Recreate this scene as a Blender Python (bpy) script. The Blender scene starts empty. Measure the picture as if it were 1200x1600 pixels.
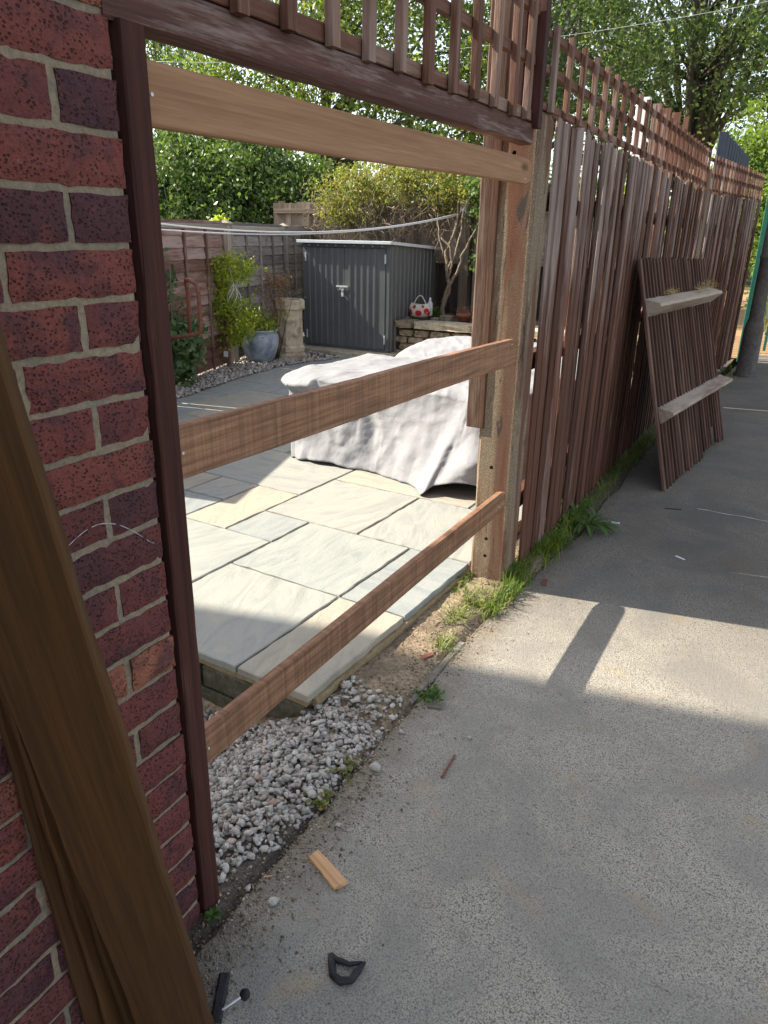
import bpy, math, random
import numpy as np
from mathutils import Vector, Matrix, noise
random.seed(7); rng = np.random.default_rng(7)
S = bpy.context.scene; COL = S.collection
R = math.radians

# ------------------------------------------------------------------ camera, sky, sun, exposure
cam = bpy.data.objects.new('camera', bpy.data.cameras.new('camera')); COL.objects.link(cam); S.camera = cam
cam.data.sensor_fit = 'VERTICAL'; cam.data.sensor_height = 24.0
cam.data.lens = 24.0*1123.48/1600.0
cam.data.clip_start = 0.02; cam.data.clip_end = 500
yaw, pitch, roll = R(29.0441), R(20.9646), R(0.9986)
fw = Vector((-math.sin(yaw)*math.cos(pitch), math.cos(yaw)*math.cos(pitch), -math.sin(pitch)))
rt = Vector((math.cos(yaw), math.sin(yaw), 0)); up = rt.cross(fw)
r2 = math.cos(roll)*rt + math.sin(roll)*up; u2 = -math.sin(roll)*rt + math.cos(roll)*up
M = Matrix((r2, u2, -fw)).transposed().to_4x4(); M.translation = Vector((0.906, -0.832, 1.415))
cam.matrix_world = M

W = bpy.data.worlds.new('World'); S.world = W; W.use_nodes = True
nt = W.node_tree; nt.nodes.clear()
sky = nt.nodes.new('ShaderNodeTexSky'); sky.sky_type = 'NISHITA'; sky.sun_disc = False
SUN_EL, SUN_AZ = R(39.6), R(11.0)          # light travels towards +X, turned a little to +Y
sky.sun_elevation = SUN_EL; sky.sun_rotation = R(259.0)
sky.air_density = 1.0; sky.dust_density = 1.6; sky.ozone_density = 1.0
bg = nt.nodes.new('ShaderNodeBackground'); bg.inputs['Strength'].default_value = 0.15
wo = nt.nodes.new('ShaderNodeOutputWorld')
hv = nt.nodes.new('ShaderNodeHueSaturation'); hv.inputs['Saturation'].default_value = 0.5   # thin summer haze: a paler blue
nt.links.new(sky.outputs[0], hv.inputs['Color']); nt.links.new(hv.outputs[0], bg.inputs[0]); nt.links.new(bg.outputs[0], wo.inputs[0])

sun = bpy.data.objects.new('sun', bpy.data.lights.new('sun', 'SUN')); COL.objects.link(sun)
sun.data.energy = 5.0; sun.data.angle = R(0.53); sun.data.color = (1.0, 0.92, 0.79)
L = Vector((math.cos(SUN_AZ)*math.cos(SUN_EL), math.sin(SUN_AZ)*math.cos(SUN_EL), -math.sin(SUN_EL)))
sun.rotation_euler = L.to_track_quat('-Z', 'Y').to_euler()
vs = S.view_settings; vs.view_transform = 'Standard'; vs.look = 'None'; vs.gamma = 1.0; vs.exposure = 1.22
vs.use_curve_mapping = False
try:
    S.cycles.transparent_max_bounces = 8; S.cycles.max_bounces = 8
except Exception: pass

# ------------------------------------------------------------------ node helpers
def new_mat(name, rough=0.8, spec=0.3):
    m = bpy.data.materials.new(name); m.use_nodes = True
    n = m.node_tree; b = n.nodes['Principled BSDF']
    b.inputs['Roughness'].default_value = rough
    b.inputs['Specular IOR Level'].default_value = spec
    return m, n, b
def lk(n, a, b): n.links.new(a, b)
def coords(n, scale=(1,1,1), rnd=True, kind='Object'):
    tc = n.nodes.new('ShaderNodeTexCoord'); out = tc.outputs[kind]
    if rnd:
        oi = n.nodes.new('ShaderNodeObjectInfo')
        mm = n.nodes.new('ShaderNodeMath'); mm.operation = 'MULTIPLY'; mm.inputs[1].default_value = 61.7
        lk(n, oi.outputs['Random'], mm.inputs[0])
        va = n.nodes.new('ShaderNodeVectorMath'); va.operation = 'ADD'
        lk(n, out, va.inputs[0]); lk(n, mm.outputs[0], va.inputs[1]); out = va.outputs[0]
    mp = n.nodes.new('ShaderNodeMapping'); mp.inputs['Scale'].default_value = scale
    lk(n, out, mp.inputs['Vector']); return mp.outputs[0]
def noise_n(n, vec, scale=5, detail=5, rough=0.6, dist=0.0):
    t = n.nodes.new('ShaderNodeTexNoise'); t.inputs['Scale'].default_value = scale
    t.inputs['Detail'].default_value = detail; t.inputs['Roughness'].default_value = rough
    t.inputs['Distortion'].default_value = dist
    lk(n, vec, t.inputs['Vector']); return t.outputs['Fac']
def voro(n, vec, scale=5, feature='F1', out='Distance', rnd=1.0):
    t = n.nodes.new('ShaderNodeTexVoronoi'); t.feature = feature; t.inputs['Scale'].default_value = scale
    t.inputs['Randomness'].default_value = rnd
    lk(n, vec, t.inputs['Vector']); return t.outputs[out]
def ramp(n, fac, stops):
    r = n.nodes.new('ShaderNodeValToRGB'); e = r.color_ramp.elements
    while len(e) < len(stops): e.new(0.5)
    for q, (p, c) in zip(e, stops):
        q.position = p; q.color = (c, c, c, 1) if isinstance(c, (int, float)) else (*c, 1)
    lk(n, fac, r.inputs[0]); return r.outputs[0]
def mix(n, fac, a, b, mode='MIX'):
    m = n.nodes.new('ShaderNodeMix'); m.data_type = 'RGBA'; m.blend_type = mode
    for s, v in ((m.inputs[0], fac), (m.inputs[6], a), (m.inputs[7], b)):
        if isinstance(v, (int, float)): s.default_value = v
        elif isinstance(v, tuple): s.default_value = (*v, 1)
        else: lk(n, v, s)
    return m.outputs[2]
def math_n(n, op, a, b=0.0):
    m = n.nodes.new('ShaderNodeMath'); m.operation = op
    for s, v in ((m.inputs[0], a), (m.inputs[1], b)):
        if isinstance(v, (int, float)): s.default_value = v
        else: lk(n, v, s)
    return m.outputs[0]
def bump(n, b, h, strength=0.5, dist=0.01, prev=None):
    bp = n.nodes.new('ShaderNodeBump'); bp.inputs['Strength'].default_value = strength
    bp.inputs['Distance'].default_value = dist; lk(n, h, bp.inputs['Height'])
    if prev is not None: lk(n, prev, bp.inputs['Normal'])
    lk(n, bp.outputs[0], b.inputs['Normal']); return bp.outputs[0]
def orand(n):
    return n.nodes.new('ShaderNodeObjectInfo').outputs['Random']
def sepx(n, kind='Object', axis=0):
    tc = n.nodes.new('ShaderNodeTexCoord'); s = n.nodes.new('ShaderNodeSeparateXYZ')
    lk(n, tc.outputs[kind], s.inputs[0]); return s.outputs[axis]

def wood(name, c1, c2, weather=None, wamt=0.0, rough=0.8, knots=0.0, saw=False, tophi=None, bstr=0.5, vary=0.25, wscale=1.0):
    """length of every piece runs along its local X"""
    m, n, b = new_mat(name, rough, 0.25)
    g = noise_n(n, coords(n, (1.3, 44, 44)), 1.0, 6, 0.6, 0.7)
    fine = noise_n(n, coords(n, (7, 190, 190)), 1.0, 4, 0.7)
    big = noise_n(n, coords(n, (1.2, 5, 5)), 1.0, 3, 0.6)
    col = ramp(n, g, [(0.28, c1), (0.72, c2)])
    v = ramp(n, orand(n), [(0.0, 1-vary), (1.0, 1+vary)])
    col = mix(n, 1.0, col, v, 'MULTIPLY')
    col = mix(n, 0.35, col, ramp(n, fine, [(0.3, 0.45), (0.7, 1.3)]), 'MULTIPLY')
    if weather:
        f = math_n(n, 'ADD', math_n(n, 'MULTIPLY', big, 0.9), math_n(n, 'MULTIPLY', noise_n(n, coords(n, (5*wscale, 60*wscale, 60*wscale)), 1.0, 5, 0.7), 0.55))
        if tophi is not None:      # paint lost towards the exposed top
            h = n.nodes.new('ShaderNodeMapRange'); h.inputs[1].default_value = tophi[0]; h.inputs[2].default_value = tophi[1]
            h.inputs[3].default_value = -0.10; h.inputs[4].default_value = 0.14
            lk(n, sepx(n), h.inputs[0]); f = math_n(n, 'ADD', f, h.outputs[0])
        f = math_n(n, 'ADD', f, math_n(n, 'MULTIPLY', math_n(n, 'SUBTRACT', orand(n), 0.5), 0.22))
        f = math_n(n, 'ADD', f, wamt-0.5)
        col = mix(n, ramp(n, f, [(0.62, 0.0), (0.86, 0.85)]), col, weather)
    if knots:
        d = voro(n, coords(n, (3.4, 10, 10)), 1.0)
        col = mix(n, ramp(n, d, [(0.07, knots), (0.19, 0.0)]), col, (c1[0]*.28, c1[1]*.25, c1[2]*.25))
    if saw:
        s = noise_n(n, coords(n, (95, 2, 2)), 1.0, 3, 0.6)
        s2 = noise_n(n, coords(n, (5, 130, 130)), 1.0, 2, 0.6)
        col = mix(n, 0.42, col, ramp(n, math_n(n, 'MULTIPLY', s, s2), [(0.17, 0.25), (0.34, 1.3)]), 'MULTIPLY')
    lk(n, col, b.inputs['Base Color'])
    bump(n, b, math_n(n, 'ADD', math_n(n, 'MULTIPLY', g, 0.6), math_n(n, 'MULTIPLY', fine, 0.5)), bstr, 0.004)
    return m

# ------------------------------------------------------------------ materials
MAT = {}
MAT['fence'] = wood('painted_fence_wood', (.058,.023,.014), (.160,.068,.042), (.35,.28,.25), 0.365, tophi=(0.6, 1.8), bstr=1.0, vary=0.48)
MAT['trellis'] = wood('painted_trellis_wood', (.10,.044,.028), (.23,.112,.073), (.34,.26,.215), 0.40, bstr=0.8)
MAT['beam'] = wood('old_painted_beam', (.060,.027,.022), (.15,.070,.055), (.42,.34,.31), 0.36, bstr=1.0, wscale=1.6)
MAT['batten'] = wood('dark_stained_batten', (.032,.011,.009), (.085,.030,.022), (.16,.08,.06), 0.25, bstr=0.7)
MAT['post'] = wood('rough_brown_post', (.060,.030,.019), (.185,.098,.062), (.27,.20,.15), 0.44, bstr=1.0, knots=.7)
MAT['newboard'] = wood('treated_sawn_board', (.26,.135,.068), (.41,.235,.130), None, 0, knots=1.0, bstr=0.35, vary=.05)
MAT['sawboard'] = wood('band_sawn_board', (.20,.100,.054), (.38,.205,.118), None, 0, knots=.8, saw=True, bstr=0.6, vary=.06)
MAT['leanplank'] = wood('planed_brown_plank', (.048,.021,.007), (.100,.046,.016), None, 0, knots=.85, rough=.6, bstr=0.3, vary=.12)
MAT['panelplank'] = wood('dark_panel_plank', (.040,.019,.013), (.125,.061,.042), (.22,.13,.10), 0.34, bstr=0.9, vary=0.35)
MAT['panelrail'] = wood('bleached_panel_rail', (.13,.075,.050), (.27,.17,.12), (.46,.38,.30), 0.54, bstr=0.9)
MAT['lapbrown'] = wood('brown_lap_board', (.110,.055,.040), (.235,.130,.098), (.42,.32,.28), 0.46, bstr=0.8)
MAT['lapgrey'] = wood('grey_lap_board', (.13,.115,.10), (.29,.26,.235), (.38,.35,.32), 0.42, bstr=0.8, knots=.7)
MAT['greyrail'] = wood('grey_bleached_rail', (.24,.21,.17), (.42,.37,.31), None, 0, bstr=0.8)
MAT['darkplank'] = wood('dark_low_plank', (.030,.024,.022), (.085,.066,.055), (.19,.15,.13), 0.36, bstr=0.8)  # darker wood tone for the lower boards of the tall fence
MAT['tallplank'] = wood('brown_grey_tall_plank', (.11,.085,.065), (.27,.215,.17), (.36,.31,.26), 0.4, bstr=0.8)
MAT['bark'] = wood('pale_brown_bark', (.13,.095,.065), (.33,.26,.19), None, 0, bstr=1.0)
MAT['treebark'] = wood('grey_tree_bark', (.045,.038,.030), (.16,.14,.115), (.34,.33,.30), 0.36, bstr=1.0)
MAT['chip'] = wood('fresh_split_wood', (.42,.22,.10), (.62,.40,.22), None, 0, bstr=0.6)
MAT['redtwig'] = wood('red_brown_splinter', (.16,.05,.035), (.30,.12,.09), None, 0, bstr=0.6)

def m_brick():
    m, n, b = new_mat('rustic_brick', 0.82, 0.3)
    c = coords(n, (1,1,1))
    hue = ramp(n, orand(n), [(0.0, (.078,.030,.036)), (0.3, (.125,.040,.038)), (0.6, (.18,.050,.042)), (0.88, (.21,.060,.046)), (1.0, (.31,.115,.070))])
    patch = noise_n(n, c, 11, 4, 0.6, .5)
    col = mix(n, ramp(n, patch, [(0.50, 0.0), (0.66, 0.75)]), hue, (.062,.028,.036))
    col = mix(n, ramp(n, noise_n(n, c, 16, 3, .6), [(0.56, 0.0), (0.72, 0.55)]), col, (.21,.058,.042))
    grit = noise_n(n, c, 330, 3, 0.7)
    col = mix(n, 0.5, col, ramp(n, grit, [(0.3, 0.5), (0.7, 1.45)]), 'MULTIPLY')
    pit = voro(n, coords(n, (.9,.9,1.15)), 165)
    pm = ramp(n, pit, [(0.18, 0.0), (0.40, 1.0)])
    gate = ramp(n, noise_n(n, c, 24, 2), [(0.34, 1.0), (0.50, 0.0)])
    pm = mix(n, 1.0, pm, gate, 'LIGHTEN')
    col = mix(n, ramp(n, pm, [(0.0, 0.75), (1.0, 0.0)]), col, (.022,.011,.012))
    col = mix(n, ramp(n, noise_n(n, c, 60, 4, .7), [(0.66, 0.0), (0.80, 0.4)]), col, (.45,.36,.32))
    lk(n, col, b.inputs['Base Color'])
    p = bump(n, b, pm, 0.75, 0.004)
    p = bump(n, b, noise_n(n, c, 55, 5, .7), 0.75, 0.008, p)
    return m
MAT['brick'] = m_brick()

def m_simple(name, c1, c2, scale=40, rough=.85, bs=.4, bd=.004, detail=5, big=None, spec=.3, rnd=False):
    m, n, b = new_mat(name, rough, spec)
    c = coords(n, rnd=rnd); f = noise_n(n, c, scale, detail, .65)
    col = ramp(n, f, [(0.3, c1), (0.7, c2)])
    if big: col = mix(n, ramp(n, noise_n(n, c, big[0], 4, .6, .6), [(0.45, 0.0), (0.65, big[2])]), col, big[1])
    lk(n, col, b.inputs['Base Color']); bump(n, b, f, bs, bd); return m
MAT['mortar'] = m_simple('sandy_mortar', (.205,.158,.105), (.34,.27,.19), 120, .95, .8, .004, big=(9, (.12,.13,.115), .5))
MAT['soil'] = m_simple('dry_soil', (.13,.095,.06), (.40,.305,.20), 60, .95, 1.0, .012, big=(5, (.095,.072,.052), .7))
MAT['darksoil'] = m_simple('gritty_dark_soil', (.05,.04,.032), (.17,.14,.11), 90, .95, 1.0, .012)
MAT['ground'] = m_simple('rough_ground', (.05,.045,.02), (.12,.10,.05), 8, .95, .6, .02)
MAT['litter'] = m_simple('leaf_litter', (.20,.11,.05), (.50,.32,.17), 30, .95, .9, .02)
MAT['edging'] = m_simple('old_concrete_edging', (.14,.125,.10), (.27,.245,.20), 70, .9, .6, .004, big=(12, (.10,.085,.06), .7))
MAT['riser'] = m_simple('mossy_blockwork', (.055,.050,.030), (.15,.13,.085), 35, .95, .9, .006, big=(7, (.035,.040,.018), .7))
MAT['slabbed'] = m_simple('mortar_bed', (.22,.16,.085), (.34,.26,.15), 60, .95, .8, .006)
MAT['joint'] = m_simple('joint_sand', (.10,.095,.08), (.20,.19,.165), 160, .95, .8, .003)
MAT['stone'] = m_simple('old_walling_stone', (.13,.10,.07), (.38,.30,.21), 22, .9, .9, .008, big=(9, (.07,.065,.035), .6), rnd=True)
MAT['coping'] = m_simple('pale_coping_stone', (.33,.28,.20), (.55,.47,.35), 30, .9, .6, .005, big=(10, (.20,.18,.11), .6), rnd=True)
MAT['clay'] = m_simple('buff_clay', (.44,.37,.26), (.62,.54,.40), 14, .8, .4, .004, big=(8, (.17,.12,.075), .7))
MAT['glaze'] = m_simple('blue_grey_glaze', (.24,.30,.36), (.46,.53,.58), 11, .35, .15, .003, big=(5, (.08,.13,.26), .7), spec=.5)
MAT['terracotta'] = m_simple('terracotta', (.18,.065,.04), (.30,.12,.075), 30, .85, .4, .003)
MAT['steel'] = m_simple('bright_steel', (.5,.5,.5), (.7,.7,.7), 60, .35, .1, .001, spec=.6)
MAT['rust'] = m_simple('brown_tube_paint', (.12,.045,.028), (.26,.105,.062), 45, .6, .4, .002)
MAT['black'] = m_simple('black_rubber', (.010,.010,.011), (.030,.030,.033), 60, .55, .6, .003)
MAT['white'] = m_simple('white_plastic', (.70,.70,.70), (.80,.80,.80), 20, .5, .05, .001)
MAT['rope'] = m_simple('pale_washing_line', (.55,.55,.56), (.72,.72,.72), 90, .6, .2, .001)
MAT['green'] = m_simple('green_paint', (.010,.085,.060), (.018,.13,.090), 20, .45, .1, .001, spec=.5)
MAT['navy'] = m_simple('navy_paint', (.008,.014,.030), (.020,.032,.060), 15, .5, .1, .001, spec=.5)
MAT['signback'] = m_simple('grey_sign_back', (.40,.43,.46), (.52,.55,.58), 15, .5, .1, .001)
MAT['pole'] = m_simple('dull_brown_pole', (.05,.042,.038), (.12,.10,.09), 30, .7, .5, .002, big=(4, (.16,.14,.125), .6))
MAT['redsp'] = m_simple('red_print', (.45,.015,.02), (.55,.03,.03), 20, .6, .1, .001)
MAT['cream'] = m_simple('cream_cloth', (.55,.52,.42), (.68,.64,.55), 30, .8, .2, .001)
MAT['housebrick'] = m_simple('brown_house_wall', (.18,.10,.07), (.30,.17,.12), 9, .9, .3, .004)
MAT['rooftile'] = m_simple('dark_roof', (.08,.06,.05), (.16,.12,.10), 12, .9, .3, .004)

def m_path():
    m, n, b = new_mat('worn_asphalt_path', 0.92, 0.25)
    c = coords(n, rnd=False)
    ag = voro(n, c, 300); fine = noise_n(n, c, 420, 3, .7); md = noise_n(n, c, 215, 5, .75)
    col = ramp(n, math_n(n, 'SUBTRACT', math_n(n, 'ADD', md, .32), math_n(n, 'MULTIPLY', ag, .55)), [(0.34, (.15,.138,.118)), (0.52, (.37,.34,.285)), (0.72, (.53,.485,.40))])
    col = mix(n, .55, col, ramp(n, fine, [(0.3, .55), (.7, 1.4)]), 'MULTIPLY')
    bigp = noise_n(n, c, 2.3, 6, .65, .8)
    col = mix(n, ramp(n, bigp, [(0.38, 0.68), (0.58, 0.0)]), col, (.245,.23,.20), 'MIX')
    # dusty yellow stains and dirt near the verge
    st = noise_n(n, c, 5.5, 5, .65, .5)
    col = mix(n, ramp(n, st, [(0.58, 0.0), (0.72, 0.5)]), col, (.42,.31,.17))
    col = mix(n, ramp(n, noise_n(n, c, 9, 5, .7, 1.2), [(0.64, 0.0), (0.74, 0.45)]), col, (.08,.075,.066))
    x = sepx(n); mr = n.nodes.new('ShaderNodeMapRange'); lk(n, math_n(n, 'ADD', x, math_n(n, 'MULTIPLY', noise_n(n, c, 7, 5, .7), .30)), mr.inputs[0])
    mr.inputs[1].default_value = .34; mr.inputs[2].default_value = .17
    dirt = ramp(n, noise_n(n, c, 60, 5, .7), [(0.3, (.07,.052,.034)), (.7, (.24,.185,.125))])
    col = mix(n, math_n(n, 'MULTIPLY', mr.outputs[0], .8), col, dirt)
    # shade of the far lane painted in: colour darkens with distance along it
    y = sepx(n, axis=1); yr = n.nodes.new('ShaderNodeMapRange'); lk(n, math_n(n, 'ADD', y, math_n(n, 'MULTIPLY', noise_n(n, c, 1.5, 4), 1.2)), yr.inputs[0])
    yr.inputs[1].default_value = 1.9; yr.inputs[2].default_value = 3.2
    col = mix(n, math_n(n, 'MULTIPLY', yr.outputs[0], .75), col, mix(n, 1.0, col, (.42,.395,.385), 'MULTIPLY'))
    lk(n, col, b.inputs['Base Color'])
    h = math_n(n, 'ADD', math_n(n, 'MULTIPLY', ag, -.7), math_n(n, 'MULTIPLY', md, .9))
    p = bump(n, b, h, 0.85, 0.0045)
    bump(n, b, noise_n(n, c, 30, 5, .7), .4, .012, p)
    return m
MAT['path'] = m_path()

def m_slab():
    m, n, b = new_mat('riven_sandstone', 0.72, 0.3)
    c = coords(n, (1.0, 1.0, 1))
    c2 = coords(n, (3.0, .8, 1))
    base = ramp(n, orand(n), [(0.0, (.255,.27,.26)), (0.4, (.285,.292,.268)), (.70, (.305,.30,.265)), (.93, (.36,.31,.235)), (1.0, (.36,.365,.34))])
    st = noise_n(n, c2, 3.2, 7, .62, 1.8)
    col = mix(n, .55, base, ramp(n, st, [(0.3, (.66,.69,.70)), (.5, (1.05,1.05,1.02)), (.7, (1.32,1.22,1.06))]), 'MULTIPLY')
    col = mix(n, .3, col, ramp(n, noise_n(n, c, 160, 4, .7), [(0.3, .65), (.7, 1.3)]), 'MULTIPLY')
    col = mix(n, ramp(n, noise_n(n, c, 4, 5, .6, .8), [(0.62, 0.0), (.76, .5)]), col, (.50,.40,.27))
    lk(n, col, b.inputs['Base Color'])
    p = bump(n, b, st, 0.4, 0.010)
    bump(n, b, noise_n(n, c, 75, 5, .7), .35, .004, p)
    return m
MAT['slab'] = m_slab()

def m_concrete():
    m, n, b = new_mat('stained_aggregate_concrete', 0.9, 0.25)
    c = coords(n, rnd=False)
    a = voro(n, c, 230); f = noise_n(n, c, 260, 5, .75)
    col = ramp(n, math_n(n, 'ADD', math_n(n, 'MULTIPLY', a, .4), math_n(n, 'MULTIPLY', f, .7)), [(0.30, (.10,.072,.042)), (.52, (.225,.165,.105)), (.80, (.38,.32,.235))])
    xs = sepx(n); xm = n.nodes.new('ShaderNodeMapRange'); lk(n, math_n(n, 'ADD', xs, math_n(n, 'MULTIPLY', noise_n(n, coords(n, (9,9,2.2), False), 1.0, 4), .05)), xm.inputs[0]); xm.inputs[1].default_value = -.062; xm.inputs[2].default_value = -.040
    xe = n.nodes.new('ShaderNodeMapRange'); lk(n, xs, xe.inputs[0]); xe.inputs[1].default_value = -.012; xe.inputs[2].default_value = -.022
    col = mix(n, math_n(n, 'MULTIPLY', math_n(n, 'MULTIPLY', xm.outputs[0], xe.outputs[0]), .70), col, (.105,.042,.026))
    stn = noise_n(n, coords(n, (16, 16, 1.6), False), 1.0, 5, .6, .6)
    col = mix(n, ramp(n, stn, [(0.47, 0.0), (.60, .82)]), col, (.135,.052,.030))
    col = mix(n, ramp(n, noise_n(n, coords(n, (26, 26, 3.5), False), 1.0, 4, .6, 1.0), [(0.60, 0.0), (.66, .85)]), col, (.045,.042,.036))
    lk(n, col, b.inputs['Base Color'])
    bump(n, b, f, .9, .003); return m
MAT['concrete'] = m_concrete()

def m_gravel(name, stops):
    m, n, b = new_mat(name, 0.85, 0.3)
    g = n.nodes.new('ShaderNodeNewGeometry')
    c = coords(n, rnd=False)
    col = ramp(n, g.outputs['Random Per Island'], stops)
    col = mix(n, .5, col, ramp(n, noise_n(n, c, 180, 4, .7), [(0.3, .6), (.7, 1.35)]), 'MULTIPLY')
    lk(n, col, b.inputs['Base Color']); bump(n, b, noise_n(n, c, 130, 4, .7), .5, .003); return m
MAT['gravel'] = m_gravel('limestone_chippings', [(0, (.24,.215,.185)), (.3, (.34,.31,.27)), (.6, (.42,.39,.345)), (.86, (.50,.47,.42)), (.94, (.34,.23,.17)), (1, (.58,.55,.50))])
MAT['crumbs'] = m_gravel('soil_crumbs', [(0, (.06,.045,.03)), (.5, (.20,.145,.09)), (.8, (.32,.25,.17)), (1, (.40,.36,.30))])

def m_leaf(name, stops, trans=.4, rough=.5):
    m, n, b = new_mat(name, rough, 0.35)
    g = n.nodes.new('ShaderNodeNewGeometry')
    c = coords(n, rnd=False)
    col = ramp(n, g.outputs['Random Per Island'], stops)
    col = mix(n, .5, col, ramp(n, noise_n(n, c, 1.1, 3, .6), [(0.3, (.70,.80,.8)), (.7, (1.35,1.2,1.05))]), 'MULTIPLY')
    lk(n, col, b.inputs['Base Color'])
    tr = n.nodes.new('ShaderNodeBsdfTranslucent')
    lk(n, mix(n, 1.0, col, (1.5,1.7,.75), 'MULTIPLY'), tr.inputs['Color'])
    ms = n.nodes.new('ShaderNodeMixShader'); ms.inputs[0].default_value = trans
    out = n.nodes['Material Output']
    lk(n, b.outputs[0], ms.inputs[1]); lk(n, tr.outputs[0], ms.inputs[2]); lk(n, ms.outputs[0], out.inputs['Surface'])
    return m
MAT['leaf_mid'] = m_leaf('sycamore_leaf', [(0, (.085,.135,.035)), (.5, (.145,.205,.050)), (.85, (.23,.28,.07)), (1, (.33,.27,.09))])
MAT['leaf_dark'] = m_leaf('dark_tree_leaf', [(0, (.062,.100,.045)), (.5, (.105,.155,.065)), (.9, (.165,.21,.09)), (1, (.26,.25,.11))], .45)
MAT['leaf_birch'] = m_leaf('birch_leaf', [(0, (0.105,0.161,0.049)), (.6, (0.168,0.231,0.070)), (1, (0.266,0.294,0.112))])
MAT['leaf_laurel'] = m_leaf('hedge_leaf', [(0, (.060,.105,.032)), (.5, (.105,.165,.048)), (1, (.18,.24,.085))], .25, .4)
MAT['leaf_vine'] = m_leaf('vine_leaf', [(0, (0.098,0.124,0.029)), (.4, (0.169,0.195,0.046)), (.75, (0.260,0.240,0.072)), (1, (0.338,0.221,0.104))], .35)
MAT['leaf_bright'] = m_leaf('sunny_bush_leaf', [(0, (.10,.165,.04)), (.6, (.17,.24,.06)), (1, (.26,.29,.10))], .5)
MAT['leaf_yellow'] = m_leaf('yellow_green_leaf', [(0, (0.149,0.218,0.034)), (.5, (0.276,0.333,0.052)), (1, (0.437,0.437,0.069))], .5)
MAT['leaf_dry'] = m_leaf('dried_brown_leaf', [(0, (.12,.065,.04)), (.6, (.26,.145,.09)), (1, (.36,.22,.15))], .3)
MAT['leaf_shrub'] = m_leaf('grey_green_shrub_leaf', [(0, (0.058,0.111,0.046)), (.6, (0.111,0.182,0.085)), (1, (0.195,0.260,0.130))], .3)
MAT['grass'] = m_leaf('grass_blade', [(0, (.07,.12,.02)), (.5, (.13,.20,.03)), (.85, (.21,.27,.05)), (1, (.34,.28,.12))], .4)
MAT['weed'] = m_leaf('broad_weed_leaf', [(0, (.04,.085,.018)), (.6, (.075,.14,.028)), (1, (.12,.19,.04))], .35)
MAT['straw'] = m_leaf('pale_straw', [(0, (.34,.24,.12)), (1, (.58,.45,.27))], .3)

def m_cover():
    m, n, b = new_mat('pale_grey_cover_cloth', 0.75, 0.25)
    c = coords(n, rnd=False)
    col = ramp(n, noise_n(n, c, 3.5, 5, .6, .5), [(0.3, (.245,.246,.256)), (.7, (.30,.298,.304))])
    col = mix(n, ramp(n, noise_n(n, c, 2.2, 5, .6, .8), [(0.62, 0), (.78, .3)]), col, (.33,.31,.28))
    lk(n, col, b.inputs['Base Color'])
    wr = math_n(n, 'ABSOLUTE', math_n(n, 'SUBTRACT', noise_n(n, c, 5.0, 3, .5, .5), .5))
    p = bump(n, b, wr, .22, .03)
    wr2 = math_n(n, 'MINIMUM', math_n(n, 'ABSOLUTE', math_n(n, 'SUBTRACT', noise_n(n, c, 17, 3, .55, .3), .5)), .06)
    p = bump(n, b, wr2, .4, .022, p)
    bump(n, b, noise_n(n, c, 900, 2, .5), .15, .001, p); return m
MAT['cover'] = m_cover()
def m_shed():
    m, n, b = new_mat('anthracite_sheet_steel', 0.42, 0.5)
    c = coords(n, rnd=False)
    lk(n, ramp(n, noise_n(n, c, 3, 4), [(0.3, (.088,.098,.100)), (.7, (.115,.125,.126))]), b.inputs['Base Color'])
    bump(n, b, noise_n(n, c, 6, 3), .2, .006); return m
MAT['shed'] = m_shed()
MAT['alu'] = m_simple('pale_aluminium_trim', (.50,.54,.57), (.62,.66,.69), 10, .45, .05, .001, spec=.5)

# ------------------------------------------------------------------ object helpers
WM = {}                                            # world matrix of every object made
def link(o, parent=None, Mw=None):
    COL.objects.link(o); Mw = Mw if Mw is not None else Matrix.Identity(4)
    WM[o] = Mw
    if parent is not None:
        o.parent = parent; o.matrix_basis = WM[parent].inverted() @ Mw
    else: o.matrix_basis = Mw
    return o
def thing(name, label, cat, loc=(0,0,0), group=None, kind=None):
    o = bpy.data.objects.new(name, None); o.empty_display_size = .1
    link(o, None, Matrix.Translation(Vector(loc)))
    o['label'] = label; o['category'] = cat
    if group: o['group'] = group
    if kind: o['kind'] = kind
    return o
def tag(o, label, cat, group=None, kind=None):
    o['label'] = label; o['category'] = cat
    if group: o['group'] = group
    if kind: o['kind'] = kind
    return o
def mesh(name, verts, faces, mat, smooth=False):
    me = bpy.data.meshes.new(name); me.from_pydata([tuple(v) for v in verts], [], faces)
    me.materials.append(MAT[mat] if isinstance(mat, str) else mat)
    if smooth: me.polygons.foreach_set('use_smooth', [True]*len(me.polygons))
    me.update(); return me
def add(name, me, parent=None, Mw=None): return link(bpy.data.objects.new(name, me), parent, Mw)
def frame(o, x, z=None, y=None):
    """matrix with local X along x; z or y gives a hint"""
    x = Vector(x).normalized()
    if z is not None:
        z = Vector(z); y_ = z.cross(x).normalized(); z = x.cross(y_)
    else:
        y_ = Vector(y); z = x.cross(y_).normalized(); y_ = z.cross(x)
    m = Matrix((x, y_, z)).transposed().to_4x4(); m.translation = Vector(o); return m
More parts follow.
